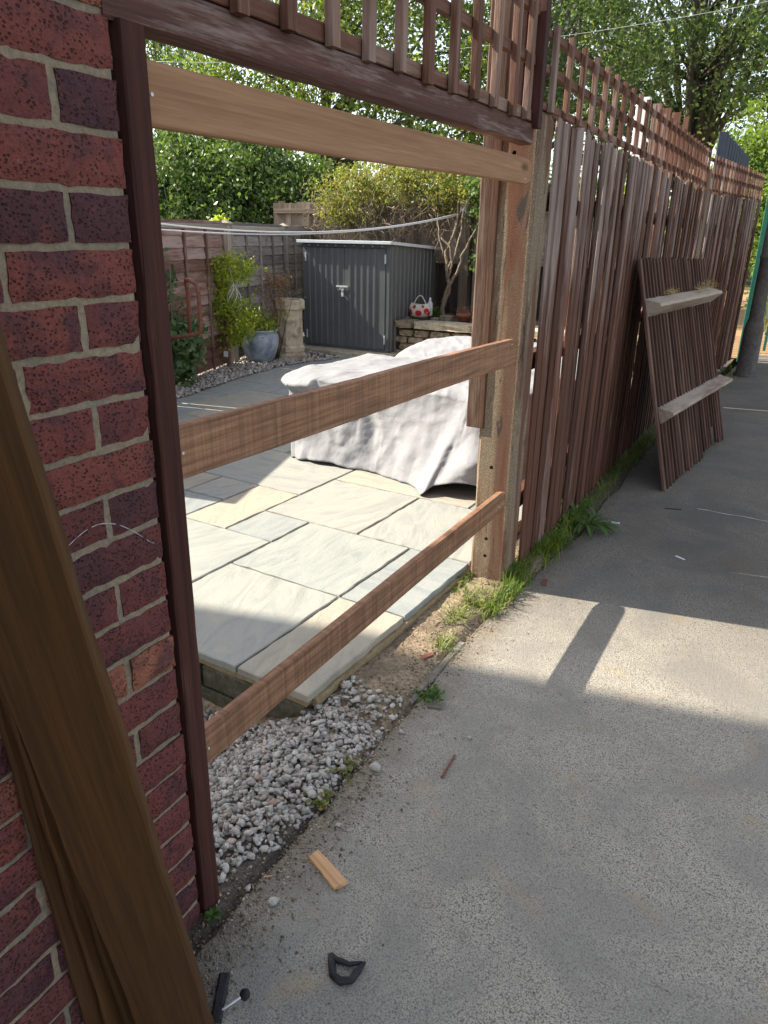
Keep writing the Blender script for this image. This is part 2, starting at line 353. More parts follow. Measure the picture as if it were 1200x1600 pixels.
def bar_me(name, L, w, t, mat, seg=6, jit=0.0, ch=0.002, seed=0, taper=1.0, wob=0.0, ends=0.0):
    """bar along +X from 0..L, width w on Y, thickness t on Z, chamfered, edges slightly uneven"""
    r = random.Random(seed); V = []; F = []
    def prof(w, t):
        a, b, c = w/2, t/2, min(ch, t*.3, w*.3)
        return [(-a+c,-b),(a-c,-b),(a,-b+c),(a,b-c),(a-c,b),(-a+c,b),(-a,b-c),(-a,-b+c)]
    for i in range(seg+1):
        x = L*i/seg; k = i/seg
        ww = w*(1-(1-taper)*k)
        dy, dz = r.uniform(-wob, wob), r.uniform(-wob, wob)
        for (y, z) in prof(ww, t):
            V.append((x + (r.uniform(-ends, ends) if i in (0, seg) else 0), y+dy+r.uniform(-jit, jit), z+dz*.4+r.uniform(-jit, jit)*.4))
    for i in range(seg):
        for k in range(8):
            a = i*8+k; b = i*8+(k+1) % 8; F.append((a, a+8, b+8, b))
    F.append(tuple(range(8))); F.append(tuple(seg*8+k for k in reversed(range(8))))
    return mesh(name, V, F, mat)
def bar(name, p0, p1, w, t, mat, parent, z=None, y=None, **k):
    p0, p1 = Vector(p0), Vector(p1)
    return add(name, bar_me(name, (p1-p0).length, w, t, mat, **k), parent, frame(p0, p1-p0, z, y))
def box_vf(x0, x1, y0, y1, z0, z1, off=0):
    V = [(x0,y0,z0),(x1,y0,z0),(x1,y1,z0),(x0,y1,z0),(x0,y0,z1),(x1,y0,z1),(x1,y1,z1),(x0,y1,z1)]
    F = [(0,3,2,1),(4,5,6,7),(0,1,5,4),(1,2,6,5),(2,3,7,6),(3,0,4,7)]
    return V, [tuple(i+off for i in f) for f in F]
def boxes_me(name, lst, mat):
    V = []; F = []
    for b in lst:
        v, f = box_vf(*b, off=len(V)); V += v; F += f
    return mesh(name, V, F, mat)
def tube_vf(pts, rad, n=8, off=0, cap=True):
    pts = [Vector(p) for p in pts]; V = []; F = []
    if not isinstance(rad, (list, tuple)): rad = [rad]*len(pts)
    t0 = (pts[1]-pts[0]).normalized(); a = t0.orthogonal().normalized()
    for i, p in enumerate(pts):
        t = (pts[min(i+1, len(pts)-1)]-pts[max(i-1, 0)]).normalized()
        a = (a - a.dot(t)*t).normalized(); b = t.cross(a)
        for k in range(n):
            th = 2*math.pi*k/n; V.append(p + rad[i]*(math.cos(th)*a+math.sin(th)*b))
    for i in range(len(pts)-1):
        for k in range(n):
            q = i*n+k; w = i*n+(k+1) % n; F.append((q+off, w+off, w+n+off, q+n+off))
    if cap:
        F.append(tuple(off+k for k in reversed(range(n)))); F.append(tuple(off+(len(pts)-1)*n+k for k in range(n)))
    return V, F
def tube(name, pts, rad, mat, parent=None, n=8):
    V, F = tube_vf(pts, rad, n); return add(name, mesh(name, V, F, mat, True), parent)
def lathe_me(name, prof, mat, n=24, smooth=True, lean=(0,0)):
    V = []; F = []
    for r, z in prof:
        for k in range(n):
            th = 2*math.pi*(k+.5)/n; V.append((r*math.cos(th)+lean[0]*z, r*math.sin(th)+lean[1]*z, z))
    for i in range(len(prof)-1):
        for k in range(n):
            a = i*n+k; b = i*n+(k+1) % n; F.append((a, b, b+n, a+n))
    F.append(tuple(reversed(range(n)))); F.append(tuple((len(prof)-1)*n+k for k in range(n)))
    return mesh(name, V, F, mat, smooth)
def quads_me(name, V, mat, n=4):
    V = np.asarray(V, dtype=np.float32).reshape(-1, 3); nf = len(V)//n
    me = bpy.data.meshes.new(name); me.vertices.add(len(V)); me.vertices.foreach_set('co', V.ravel())
    me.loops.add(len(V)); me.loops.foreach_set('vertex_index', np.arange(len(V), dtype=np.int32))
    me.polygons.add(nf); me.polygons.foreach_set('loop_start', np.arange(0, nf*n, n, dtype=np.int32))
    me.polygons.foreach_set('loop_total', np.full(nf, n, dtype=np.int32))
    me.materials.append(MAT[mat]); me.update(calc_edges=True); return me
def leaf_quads(C, size, aspect=.55, droop=0.0, flat=0.0, dirs=None):
    """one small folded diamond leaf per centre"""
    N = len(C); s = size*(.6+.8*rng.random(N))[:, None]
    a = rng.normal(size=(N, 3)) if dirs is None else dirs + rng.normal(size=(N, 3))*.5
    a[:, 2] = a[:, 2]*(1-flat)-droop
    a /= np.linalg.norm(a, axis=1)[:, None]+1e-9
    b = rng.normal(size=(N, 3)); b[:, 2] *= (1-.5*flat); b -= (b*a).sum(1)[:, None]*a; b /= np.linalg.norm(b, axis=1)[:, None]+1e-9
    c = np.cross(a, b)
    V = np.stack([C-a*s, C-b*s*aspect+c*s*.12, C+a*s*1.1, C+b*s*aspect+c*s*.12], 1)
    return V
def clump_centres(blobs, nclump, per, spread, shell=.5, seed=0):
    """clump centres spread through ellipsoids, denser to the outside; returns clump centres and leaf centres"""
    r = np.random.default_rng(seed); vol = np.array([b[3]*b[4]*b[5] for b in blobs])**.7; vol /= vol.sum()
    cc = []
    for b, f in zip(blobs, vol):
        k = max(1, int(nclump*f)); d = r.normal(size=(k, 3)); d /= np.linalg.norm(d, axis=1)[:, None]
        q = shell + (1-shell)*r.random(k)**.6; q *= (.85+.3*r.random(k))
        cc.append(np.array(b[:3]) + d*q[:, None]*np.array(b[3:6]))
    cc = np.concatenate(cc)
    m = (per*(.4+1.2*r.random(len(cc)))).astype(int)
    L_ = np.repeat(cc, m, 0); sp = spread*(.6+.8*r.random(len(cc)))
    L_ = L_ + r.normal(size=L_.shape)*np.repeat(sp, m)[:, None]*np.array([1, 1, .7])
    return cc, L_
def tree(name, label, base, top, blobs, nclump, per, spread, lsize, mat, r0=.16, bark='treebark', nlimb=26, seed=1, cat='tree', group=None, droop=.2, shell=.5, trunkname='trunk'):
    t = thing(name, label, cat, base, group)
    base, top = Vector(base), Vector(top); r = random.Random(seed)
    cc, L_ = clump_centres(blobs, nclump, per, spread, shell, seed)
    pts = [base+(top-base)*k/7 + (Vector((r.uniform(-.1,.1), r.uniform(-.1,.1), 0))*(top-base).length*.12 if 0 < k < 7 else Vector()) for k in range(8)]
    rad = [r0*(1.25 if k == 0 else 1)*(1-.8*k/7) for k in range(8)]
    V, F = tube_vf(pts, rad, 9)
    add(trunkname, mesh(trunkname, V, F, bark, True), t)
    V = []; F = []
    for i in r.sample(range(len(cc)), min(nlimb, len(cc))):
        e = Vector(cc[i]); k = r.randint(2, 6); s = pts[k]
        mid = s.lerp(e, .5)+Vector((r.uniform(-.2,.2), r.uniform(-.2,.2), r.uniform(0,.35)))*(e-s).length*.4
        rr = rad[k]*.55
        P = [s, s.lerp(mid, .5), mid, mid.lerp(e, .5)+Vector((0,0,.03)), e]
        v, f = tube_vf(P, [rr, rr*.75, rr*.5, rr*.3, rr*.12], 6, len(V)); V += v; F += f
        for j in range(3):                      # finer twigs
            q = P[2].lerp(e, r.random()); w = q+Vector((r.gauss(0,1), r.gauss(0,1), r.gauss(0.1,.7)))*spread*1.6
            v, f = tube_vf([q, q.lerp(w, .5)+Vector((0,0,.04)), w], [rr*.22, rr*.13, rr*.05], 4, len(V)); V += v; F += f
    lm = add('limbs', mesh('limbs', V, F, bark, True), t)
    add('crown', quads_me('crown', leaf_quads(L_, lsize, droop=droop), mat), t)
    return t
def rot(a): return Matrix.Rotation(a, 4, 'Z')
def fbm(x, y, z=0.0, s=1.0): return noise.fractal(Vector((x*s, y*s, z)), 0.8, 2.1, 4)

# ------------------------------------------------------------------ setting: ground, lane, soil
g = add('ground', mesh('ground', [(-160,-160,-.32),(160,-160,-.32),(160,160,-.32),(-160,160,-.32)], [(0,1,2,3)], 'ground')); g['kind'] = 'structure'

def edge_x(y):
    e = .045 if y < 1.75 else (.045+(y-1.75)/.9*.075 if y < 2.65 else .12)
    if y > 5: e += .05*(y-5)
    return e + .016*fbm(y, 3.1, 0, 3.0) + .006*fbm(y, 9.3, 0, 17)
ys = [-4+ i*.025 for i in range(int(14.3/.025)+1)]
V = []; F = []
for y in ys: V += [(edge_x(y), y, -.012), (edge_x(y)+.012, y, 0.0), (2.2, y, 0.0)]
for i in range(len(ys)-1):
    a = i*3; F += [(a, a+1, a+4, a+3), (a+1, a+2, a+5, a+4)]
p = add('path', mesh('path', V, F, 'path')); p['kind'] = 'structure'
# leaf-strewn ground past the end of the lane
o = add('verge', mesh('verge', [(-3,9.9,-.02),(4,9.9,-.02),(4,26,-.02),(-3,26,-.02)], [(0,1,2,3)], 'litter')); o['kind'] = 'structure'

# patio frame
PO = Vector((-.219, .753, 0)); EY = Vector((.038, .99928, 0)); EX = Vector((-.99928, .038, 0))
def PU(u, v, z=.06): q = PO+EX*u+EY*v; return Vector((q.x, q.y, z))

def soil_z(x, y):
    z = .010+.010*fbm(x, y, 0, 6)+.006*fbm(x, y, 4, 30)
    e = edge_x(y)
    if x > e-.03: z = z*max(0, (e-x)/.03) - .016*min(1, max(0, (x-e+.03)/.03))
    if y < .95:
        k = min(1, max(0, (.95-y)/.3)); gx = max(0, min(1, (-.12-x)/.42)); gx = gx*gx*(3-2*gx)
        z = z - .012*k - .20*k*gx
    if 1.05 < y < 2.0 and x > -.3: z += .016*max(0, 1-abs((y-1.65)/.5))*max(0, 1-abs((x+.1)/.22))
    if 1.7 < y: z += .012*max(0, 1-abs(x)/.12)
    return z
nx, ny = 62, 130; V = []; F = []
for j in range(ny+1):
    for i in range(nx+1):
        x = -1.9+ (2.05)*(i/nx)**.55; y = -.75+3.05*j/ny
        V.append((x, y, soil_z(x, y)))
for j in range(ny):
    for i in range(nx):
        a = j*(nx+1)+i; F.append((a, a+1, a+nx+2, a+nx+1))
me = mesh('soil_strip', V, F, 'soil', True); me.materials.append(MAT['darksoil'])
for p_ in me.polygons:
    c_ = p_.center
    if c_.y < .62+.10*fbm(c_.x, c_.y, 0, 7): p_.material_index = 1
o = add('soil_strip', me); o['kind'] = 'structure'
V = []; F = []
for j in range(150):
    y = 2.28+j*.05
    for i in range(9):
        x = -.28+i*.055+.02*(y-5 > 0)*(y-5)
        V.append((x, y, (.012+.01*fbm(x, y, 0, 9))*(1 if i < 7 else -.8)))
for j in range(149):
    for i in range(8):
        a = j*9+i; F.append((a, a+1, a+10, a+9))
o = add('fence_foot_soil', mesh('fence_foot_soil', V, F, 'darksoil', True)); o['kind'] = 'structure'

def stones_me(name, P, size, mat, seed=3, flat=.72):
    """angular low-poly stones, one island each"""
    r = np.random.default_rng(seed)
    ph = (1+5**.5)/2
    ico = np.array([(-1,ph,0),(1,ph,0),(-1,-ph,0),(1,-ph,0),(0,-1,ph),(0,1,ph),(0,-1,-ph),(0,1,-ph),(ph,0,-1),(ph,0,1),(-ph,0,-1),(-ph,0,1)])/1.9
    fc = np.array([(0,11,5),(0,5,1),(0,1,7),(0,7,10),(0,10,11),(1,5,9),(5,11,4),(11,10,2),(10,7,6),(7,1,8),(3,9,4),(3,4,2),(3,2,6),(3,6,8),(3,8,9),(4,9,5),(2,4,11),(6,2,10),(8,6,7),(9,8,1)])
    N = len(P); s = size*(.55+.9*r.random(N)**1.5)
    A = r.normal(size=(N,3,3)); Q, _ = np.linalg.qr(A)
    sc = np.stack([.75+.6*r.random(N), .7+.4*r.random(N), .5+.3*r.random(N)], 1)
    v = ico[None]*(1+.30*np.clip(r.normal(size=(N,12,1)),-1.6,1.6))*sc[:, None]
    v = np.einsum('nij,nkj->nki', Q, v)*s[:, None, None]*.5
    v[:, :, 2] *= flat; v += np.asarray(P)[:, None]; v[:, :, 2] += s[:, None]*.12
    me = bpy.data.meshes.new(name); VV = v.reshape(-1,3); FF = (fc[None]+12*np.arange(N)[:, None, None]).reshape(-1,3)
    me.vertices.add(len(VV)); me.vertices.foreach_set('co', VV.ravel().astype(np.float32))
    me.loops.add(FF.size); me.loops.foreach_set('vertex_index', FF.ravel().astype(np.int32))
    me.polygons.add(len(FF)); me.polygons.foreach_set('loop_start', np.arange(0, FF.size, 3, dtype=np.int32)); me.polygons.foreach_set('loop_total', np.full(len(FF), 3, dtype=np.int32))
    me.materials.append(MAT[mat]); me.update(calc_edges=True); return me
# gravel fill in front of the patio riser
P = []
r = random.Random(5)
while len(P) < 14500:
    x = r.uniform(-1.15, .14); y = r.uniform(-.28, .95)
    lim = .78 if x < -.2 else .80-(x+.2)*.1+(.14 if r.random() < .35 else 0)
    edge = .075+(.05 if r.random() < .12 else 0)+.03*fbm(y, 1.7, 0, 4) if y > .30 else .075-(.30-y)*.42
    if y > .72-.01 and x < -.24: continue
    if y > lim or x > edge: continue
    if y < .05 and x < -.5 and r.random() < .5: continue
    dens = min(1, (edge-x)/.10)*min(1, (lim-y)/.06+.25)
    if r.random() > dens: continue
    P.append((x, y, soil_z(x, y)+r.choice((0, 0, .008, .014))*dens))
o = tag(add('gravel', stones_me('gravel', P, .0188, 'gravel')), 'pale limestone chippings filling the pit before the patio edge', 'gravel', kind='stuff')
# crumbs of soil and grit over the strip and the lane's edge
P = []
for k in range(5200):
    y = r.uniform(-.3, 2.2); x = edge_x(y)+abs(r.gauss(0, 1))*(.09 if y < .6 else .04)-.14*r.random()*(1 if y > .8 else .8)
    if y > .75 and r.random() < .4: x = r.uniform(-.24, .05)
    z = soil_z(x, y) if x < edge_x(y) else 0.0
    P.append((x, y, z))
tag(add('soil_crumbs', stones_me('soil_crumbs', P, .0065, 'crumbs', 9)), 'dark crumbs of soil and grit strewn along the edge of the path', 'soil crumbs', kind='stuff')

P = []
for k in range(1500):
    y = r.uniform(-.6, 4.5); x = edge_x(y)+r.expovariate(2.6)
    if x < 1.6: P.append((x, y, .0005))
tag(add('path_grit', stones_me('path_grit', P, .0042, 'crumbs', 12)), 'loose grit scattered over the path surface', 'grit', kind='stuff')
# old concrete edging that runs between lane and soil
ed = thing('path_edging', 'worn concrete edging strip sunk between the path and the soil', 'edging', (.03,.4,0))
for k, (y0, y1) in enumerate([(.93,1.36)]):
    bar('edging_length', (.030, y0, -.0125), (.036, y1, -.0125), .030, .034, 'edging', ed, z=(0,0,1), seg=14, jit=.003, seed=k, ch=.006)

# ------------------------------------------------------------------ patio
patio = boxes_me('patio', [(0,1,0,1,0,1)], 'joint')
V = [PU(.012,0.0,-.31),PU(4.15,0.0,-.31),PU(4.15,7.6,-.31),PU(.012,7.6,-.31),PU(.012,0,.052),PU(4.15,0,.052),PU(4.15,7.6,.052),PU(.012,7.6,.052)]
patio = add('patio', mesh('patio', V, [(0,1,2,3),(4,7,6,5),(0,4,5,1),(1,5,6,2),(2,6,7,3),(3,7,4,0)], 'joint')); patio['kind'] = 'structure'
U_ = [-.005,.30,.60,.885,1.18,1.475,1.765,2.05,2.34,2.63,2.92,3.14,3.37,3.64,3.90,4.13]
V_ = [-.035,.29,.575,.855,1.155,1.45,1.785,2.06,2.46,2.73,2.98,3.22,3.50,3.78,4.05,4.33,4.62,4.9,5.2,5.5,5.8,6.1,6.4,6.7,7.0,7.3,7.6]
preset = [(0,1,0,2),(1,3,0,2),(3,6,0,3),(6,8,0,2),(0,1,2,4),(1,3,2,4),(3,4,3,4),(4,5,3,5),(5,6,4,5),(5,7,3,4),(6,8,4,5),(4,7,5,7),(2,4,4,6),(0,2,4,6),(1,4,6,8),(0,1,6,8),(12,13,9,11),(13,15,9,11),(12,14,11,13),(10,12,9,12)]
nu, nv = len(U_)-1, len(V_)-1; occ = [[False]*nv for _ in range(nu)]; slabs = []
def take(a):
    i0,i1,j0,j1 = a
    if i1 > nu or j1 > nv or any(occ[i][j] for i in range(i0,i1) for j in range(j0,j1)): return False
    for i in range(i0,i1):
        for j in range(j0,j1): occ[i][j] = True
    slabs.append(a); return True
for a in preset: take(a)
rr = random.Random(12)
for j in range(nv):
    for i in range(nu):
        if not occ[i][j]:
            opts = [(2,3),(3,2),(2,2),(2,2),(1,2),(2,1)]; rr.shuffle(opts)
            for (w, h) in opts+[(1,2),(2,1),(1,1)]:
                if take((i,i+w,j,j+h)): break
def slab_me(u0,u1,v0,v1,seed):
    q = random.Random(seed); gp = .0055; pts = []
    u0 += gp; u1 -= gp; v0 += gp; v1 -= gp
    def side(a, b):
        n = max(4, int((Vector(b)-Vector(a)).length/.045)); out = []
        for k in range(n):
            t = k/n; x = a[0]+(b[0]-a[0])*t; y = a[1]+(b[1]-a[1])*t
            if k: x += q.gauss(0,.0016); y += q.gauss(0,.0016)
            out.append((x, y))
        return out
    pts = side((u0,v0),(u1,v0))+side((u1,v0),(u1,v1))+side((u1,v1),(u0,v1))+side((u0,v1),(u0,v0))
    cx, cy = (u0+u1)/2, (v0+v1)/2; n = len(pts); V = []; F = []
    tz = [.060+q.uniform(-.0012,.0012) for _ in range(4)]
    for ring in range(3):
        for (x, y) in pts:
            if ring == 0: w = PU(x, y, .034)
            elif ring == 1: w = PU(x+q.gauss(0,.0006), y+q.gauss(0,.0006), .0565+q.uniform(-.0018,.0012))
            else:
                k = .0045/max(.05, math.hypot(x-cx, y-cy)); w = PU(x+(cx-x)*k, y+(cy-y)*k, .0602+.0007*fbm(x, y, 0, 12))
            V.append(w)
    for ring in range(2):
        for k in range(n):
            a = ring*n+k; b = ring*n+(k+1)%n; F.append((a, a+n, b+n, b))
    F.append(tuple(2*n+k for k in reversed(range(n))))
    c = PU(cx, cy, 0); V = [(w.x-c.x, w.y-c.y, w.z) for w in V]
    return mesh('paving_slab', V, F, 'slab'), c
for k, (i0,i1,j0,j1) in enumerate(slabs):
    if U_[i0] > 3.85+.0*j0 and j0 < 12: pass
    me, c = slab_me(U_[i0],U_[i1],V_[j0],V_[j1],k)
    # alternate grain direction by turning the texture frame: rotate mesh data against the object
    a = rr.choice((0, math.pi/2, .3, -.4)); me.transform(rot(-a))
    add('paving_slab', me, patio, Matrix.Translation(c) @ rot(a))
# riser below the front edge: bed of mortar, then two courses of block
for k in range(5):
    u0 = .012+k*.46
    V = [PU(u0, -.012, 0), PU(u0+.452, -.012, 0)]
    for row, (z0, z1, of, mt) in enumerate([(-.075,.010,0,'riser'),(-.165,-.083,.2,'riser'),(-.26,-.173,.05,'riser')]):
        a, b = PU(u0+of+.004, -.006, (z0+z1)/2), PU(u0+of+.448, -.006, (z0+z1)/2)
        bar('riser_block', a, b, z1-z0, .05, mt, patio, y=(0,0,1), seg=6, jit=.002, seed=k*4+row, ch=.005)
bar('mortar_bed', PU(.008,-.004,.023), PU(2.4,-.004,.023), .022, .045, 'slabbed', patio, y=(0,0,1), seg=30, jit=.003, seed=4)
bar('mortar_bed', PU(.004,.0,.020), PU(.004,2.6,.020), .030, .036, 'slabbed', patio, y=(0,0,1), seg=40, jit=.004, seed=5)

# gravel border along the left fence
V = [(-3.62,2.9,.045),(-3.73,3.9,.045),(-3.9,4.7,.045),(-3.98,5.6,.045),(-3.9,6.6,.045),(-3.4,6.6,.045),(-3.3,8.5,.045),(-5.8,8.6,.045),(-4.6,5.4,.045),(-3.9,2.9,.045)]
V = [(x-.0, y, z+.018) for x, y, z in V]
gb = add('gravel_border', mesh('gravel_border', V, [tuple(range(len(V)))], 'darksoil')); gb['kind'] = 'structure'
P = []
while len(P) < 3600:
    y = r.uniform(3.2, 6.5); xe = float(np.interp(y, [2.9,3.9,4.7,5.6,6.5],[-3.66,-3.74,-3.9,-3.99,-3.75])); xf = -4.08-.325*(y-4.03)
    x = r.uniform(xf, xe+.03); P.append((x, y, .066+.03*max(0, 1-abs(x-(xf+xe)/2)/.4)*r.random()))
tag(add('border_gravel', stones_me('border_gravel', P, .034, 'gravel', 21)), 'brown and grey gravel border along the garden fence', 'gravel', kind='stuff')

# ------------------------------------------------------------------ brick wall at the left edge
bw = thing('brick_wall', 'rustic dark red brick wall with sandy mortar at the left of the gap', 'wall', (0,-.8,0))
V, F = [], []
ny_, nz_ = 60, 90                                             # mortar face set back 4 mm and slightly uneven
for j in range(nz_+1):
    for i in range(ny_+1):
        y = -1.78+1.775*i/ny_; z = -.1+2.75*j/nz_; V.append((-.0055+.0012*fbm(y, z, 0, 14), y, z))
for j in range(nz_):
    for i in range(ny_):
        a = j*(ny_+1)+i; F.append((a, a+1, a+ny_+2, a+ny_+1))
v2, f2 = box_vf(-.215, -.0075, -1.80, -.004, -.1, 2.65, len(V))
add('mortar', mesh('mortar', V+v2, F+f2, 'mortar'), bw)
def brick_me(Lb, seed):
    q = random.Random(seed); V = []; F = []
    n, m_ = max(5, int(Lb/.016)), 4; hb = .0645
    def j(a): return q.gauss(0, a)
    rows = []
    # front face grid, then skirt back
    for b in range(m_+1):
        row = []
        for a in range(n+1):
            y = -Lb/2+Lb*a/n; z = -hb/2+hb*b/m_
            e = (a in (0, n)) or (b in (0, m_))
            yy = y+(j(.0011) if a in (0, n) else 0)+(.0012 if a == 0 else -.0012 if a == n else 0)
            zz = z+(j(.0010) if b in (0, m_) else 0)
            x = (-.0035+j(.0009)) if e else (j(.0007))
            row.append(len(V)); V.append((x, yy, zz))
        rows.append(row)
    for b in range(m_):
        for a in range(n): F.append((rows[b][a], rows[b][a+1], rows[b+1][a+1], rows[b+1][a]))
    per = rows[0][:] + [rows[b][n] for b in range(1, m_+1)] + list(reversed(rows[m_][:-1])) + [rows[b][0] for b in range(m_-1, 0, -1)]
    st = len(V)
    for i in per: x, y, z = V[i]; V.append((-.1, y, z))
    k = len(per)
    for i in range(k): F.append((per[i], st+i, st+(i+1)%k, per[(i+1)%k]))
    return mesh('brick', V, F, 'brick')
stret = [brick_me(.215, s) for s in range(7)]; head = [brick_me(.1025, 50+s) for s in range(5)]
q = random.Random(31)
for i in range(-14, 22):
    zc = 1.62-.075*(i+.5)
    y = -.0; hd = (i % 2 == 0)
    if hd:
        add('brick', q.choice(head), bw, Matrix.Translation((q.gauss(0,.0012), -.0513, zc))@Matrix.Rotation(q.gauss(0,.006),4,'X')); y = -.1125
    while y > -1.7:
        add('brick', q.choice(stret), bw, Matrix.Translation((q.gauss(0,.0012), y-.1075, zc))@Matrix.Rotation(q.gauss(0,.004),4,'X')); y -= .225

V = []; F = []
for k in range(23):
    t_ = k/22; y_ = -.19+.165*t_; z_ = .968-.012*t_+.030*math.sin(math.pi*min(1, t_*1.05))*(1-t_*.4)-.045*t_**2.2
    w_ = .0006*(1+.6*math.sin(k*2.3)); V += [(.0022, y_, z_-w_), (.0022, y_, z_+w_)]
for k in range(22):
    if k % 7 != 5: F.append((2*k, 2*k+2, 2*k+3, 2*k+1))
add('chalk_scratch', mesh('chalk_scratch', V, F, 'signback'), bw)
# batten that closes the brick end
b_ = add('wall_batten', bar_me('wall_batten', 1.705, .048, .10, 'batten', seg=24, jit=.0012, ch=.003, seed=8), None, frame((-.045, .030, -.012), (.0,.002,1), y=(0,1,0)))
tag(b_, 'dark brown stained upright batten fixed to the end of the brick wall', 'timber batten')

# ------------------------------------------------------------------ beam, trellis panels, boards across the gap
o = bar('top_beam', (-.028, -.012, 1.722), (-.028, 1.80, 1.748), .064, .052, 'beam', None, y=(0,0,1), seg=30, jit=.0012, wob=.0008, ch=.004, seed=3)
tag(o, 'weathered dark brown beam spanning the gap under the nearer trellis', 'beam')

def lerp(a, b, t): return a+(b-a)*t
t1 = thing('trellis_panel', 'dark brown square trellis over the open gap, above the beam', 'trellis', (0,.9,1.75), 'trellis panels on top of the fence line')
sl = (1.748-1.722)/1.8
for z, h in ((1.775,.034),(1.935,.030),(2.075,.032)):
    bar('crossbar', (-.016, -.01, z), (-.016, 1.775, z+1.78*sl), h, .022, 'trellis', t1, y=(0,0,1), seg=14, jit=.0008, seed=int(z*100))
for k, y in enumerate([-.02+.0, .130, .269,.405,.547,.687,.827,.968,1.119,1.259,1.407,1.562,1.69]):
    z0 = 1.752+y*sl; bar('upright', (.007, y, z0+random.uniform(-.004,.004)), (.007+random.uniform(-.002,.002), y+random.uniform(-.004,.004), 2.115+y*sl), .030, .020, 'trellis', t1, y=(0,1,0), seg=6, jit=.0008, seed=k)
bar('end_upright', (-.006, 1.800, 1.765), (-.006, 1.800, 2.15), .040, .050, 'batten', t1, y=(0,1,0), seg=6, jit=.0008, seed=77)
bar('end_upright', (-.060, 1.762, 1.765), (-.060, 1.762, 2.12), .020, .050, 'batten', t1, y=(0,1,0), seg=6, jit=.0008, seed=78)

def fence_x(y): return 0.0 if y < 6.4 else (y-6.4)*.0733
def fence_top(y): return 1.815 if y < 6.4 else 1.80+(y-6.4)*.028
t2 = thing('trellis_panel', 'red brown trellis on the first fence bay beyond the concrete post', 'trellis', (0,4.2,1.85), 'trellis panels on top of the fence line')
for z in (1.845, 1.955, 2.060):
    bar('crossbar', (-.010, 1.86, z), (-.010, 6.30, z+.035), .026, .020, 'trellis', t2, y=(0,0,1), seg=24, jit=.0008, wob=.001, seed=int(z*100))
y = 1.93; k = 0
while y < 6.3:
    bar('upright', (.010+random.uniform(-.001,.001), y, 1.828), (.010, y+random.uniform(-.006,.006), 2.085+.008*(y-1.9)), .028, .018, 'trellis', t2, y=(0,1,0), seg=5, jit=.0008, seed=k); y += .178; k += 1
t3 = thing('trellis_panel', 'red brown trellis on the far fence bay beside the green pole', 'trellis', (.1,7.9,1.85), 'trellis panels on top of the fence line')
for z in (1.845, 1.965, 2.075):
    bar('crossbar', (-.012, 6.44, z), (fence_x(9.5)-.012, 9.50, z+.055), .026, .020, 'trellis', t3, y=(0,0,1), seg=20, jit=.0008, wob=.001, seed=int(z*100)+1)
y = 6.52; k = 0
while y < 9.5:
    x = fence_x(y)+.008
    bar('upright', (x, y, 1.83+.018*(y-6.4)), (x, y+random.uniform(-.006,.006), 2.11+.018*(y-6.4)), .028, .018, 'trellis', t3, y=(0,1,0), seg=5, jit=.0008, seed=k+300); y += .16; k += 1

def board(label, y0, za0, za1, zb0, zb1, mat, seed, nails, curve=0.0, notch=True):
    """board across the gap: za0..za1 heights at its left end, zb0..zb1 at its right"""
    V = []; F = []; n = 40; q = random.Random(seed); yl, yr = y0; K = 1.033
    za0, za1, zb0, zb1 = [1.415+(z-1.415)*K for z in (za0, za1, zb0, zb1)]; yl = .055; yr = min(1.862, -.832+(yr+.832)*K)
    Lb = yr-yl
    for i in range(n+1):
        k = i/n; y = Lb*k; b0 = lerp(za0, zb0, k)-za0; b1 = lerp(za1, zb1, k)-za0
        c = curve*math.sin(k*math.pi)
        cut = .012 if (i == n and notch) else 0
        dt = .0012*math.sin(k*9+seed)+q.gauss(0,.0003)
        for (x, z) in ((.0105, b0+cut), (.0125, b0+.003+cut), (.0115, b1-.003-cut), (.0095, b1-cut), (-.0105, b1-cut), (-.0125, b1-.003-cut), (-.0125, b0+.003+cut), (-.0105, b0+cut)):
            V.append((y, z+c+dt, -x))
    for i in range(n):
        for j in range(8):
            a = i*8+j; b = i*8+(j+1)%8; F.append((a, b, b+8, a+8))
    F.append(tuple(reversed(range(8)))); F.append(tuple(n*8+j for j in range(8)))
    Mx = Matrix(((0,0,-1,-.03),(1,0,0,yl),(0,1,0,za0),(0,0,0,1)))
    o = add('gap_board', mesh('gap_board', V, F, mat), None, Mx)
    tag(o, label, 'board', 'boards nailed across the gap')
    return o
# local: X along, Y up, -Z out to the lane
bt = board('topmost light tan board with knots nailed across the gap under the beam', (.046,1.838), 1.561,1.648,1.590,1.668, 'newboard', 1, 3)
bm_ = board('middle brown rough sawn board across the gap in front of the covered furniture', (.046,1.822), 1.008,1.104,.979,1.074, 'sawboard', 2, 2)
bl = board('lowest narrow brown board across the gap over the gravel', (.046,1.790), .387,.469,.394,.480, 'sawboard', 3, 2)
for o, h in ((bt, .045), (bm_, .05), (bl, .04)):
    for yy in (.025, 1.74):
        V, F = tube_vf([(yy, h, -.0125), (yy, h, -.0145)], .003, 8)
        add('nail_head', mesh('nail_head', V, F, 'steel'), o, WM[o])

o = bar('gap_post', (-.172, 1.890, .69), (-.172, 1.895, 2.36), .078, .06, 'post', None, y=(1,0,0), seg=26, jit=.0016, ch=.005, seed=5)
tag(o, 'rough brown timber post hanging short of the ground behind the boards', 'post')

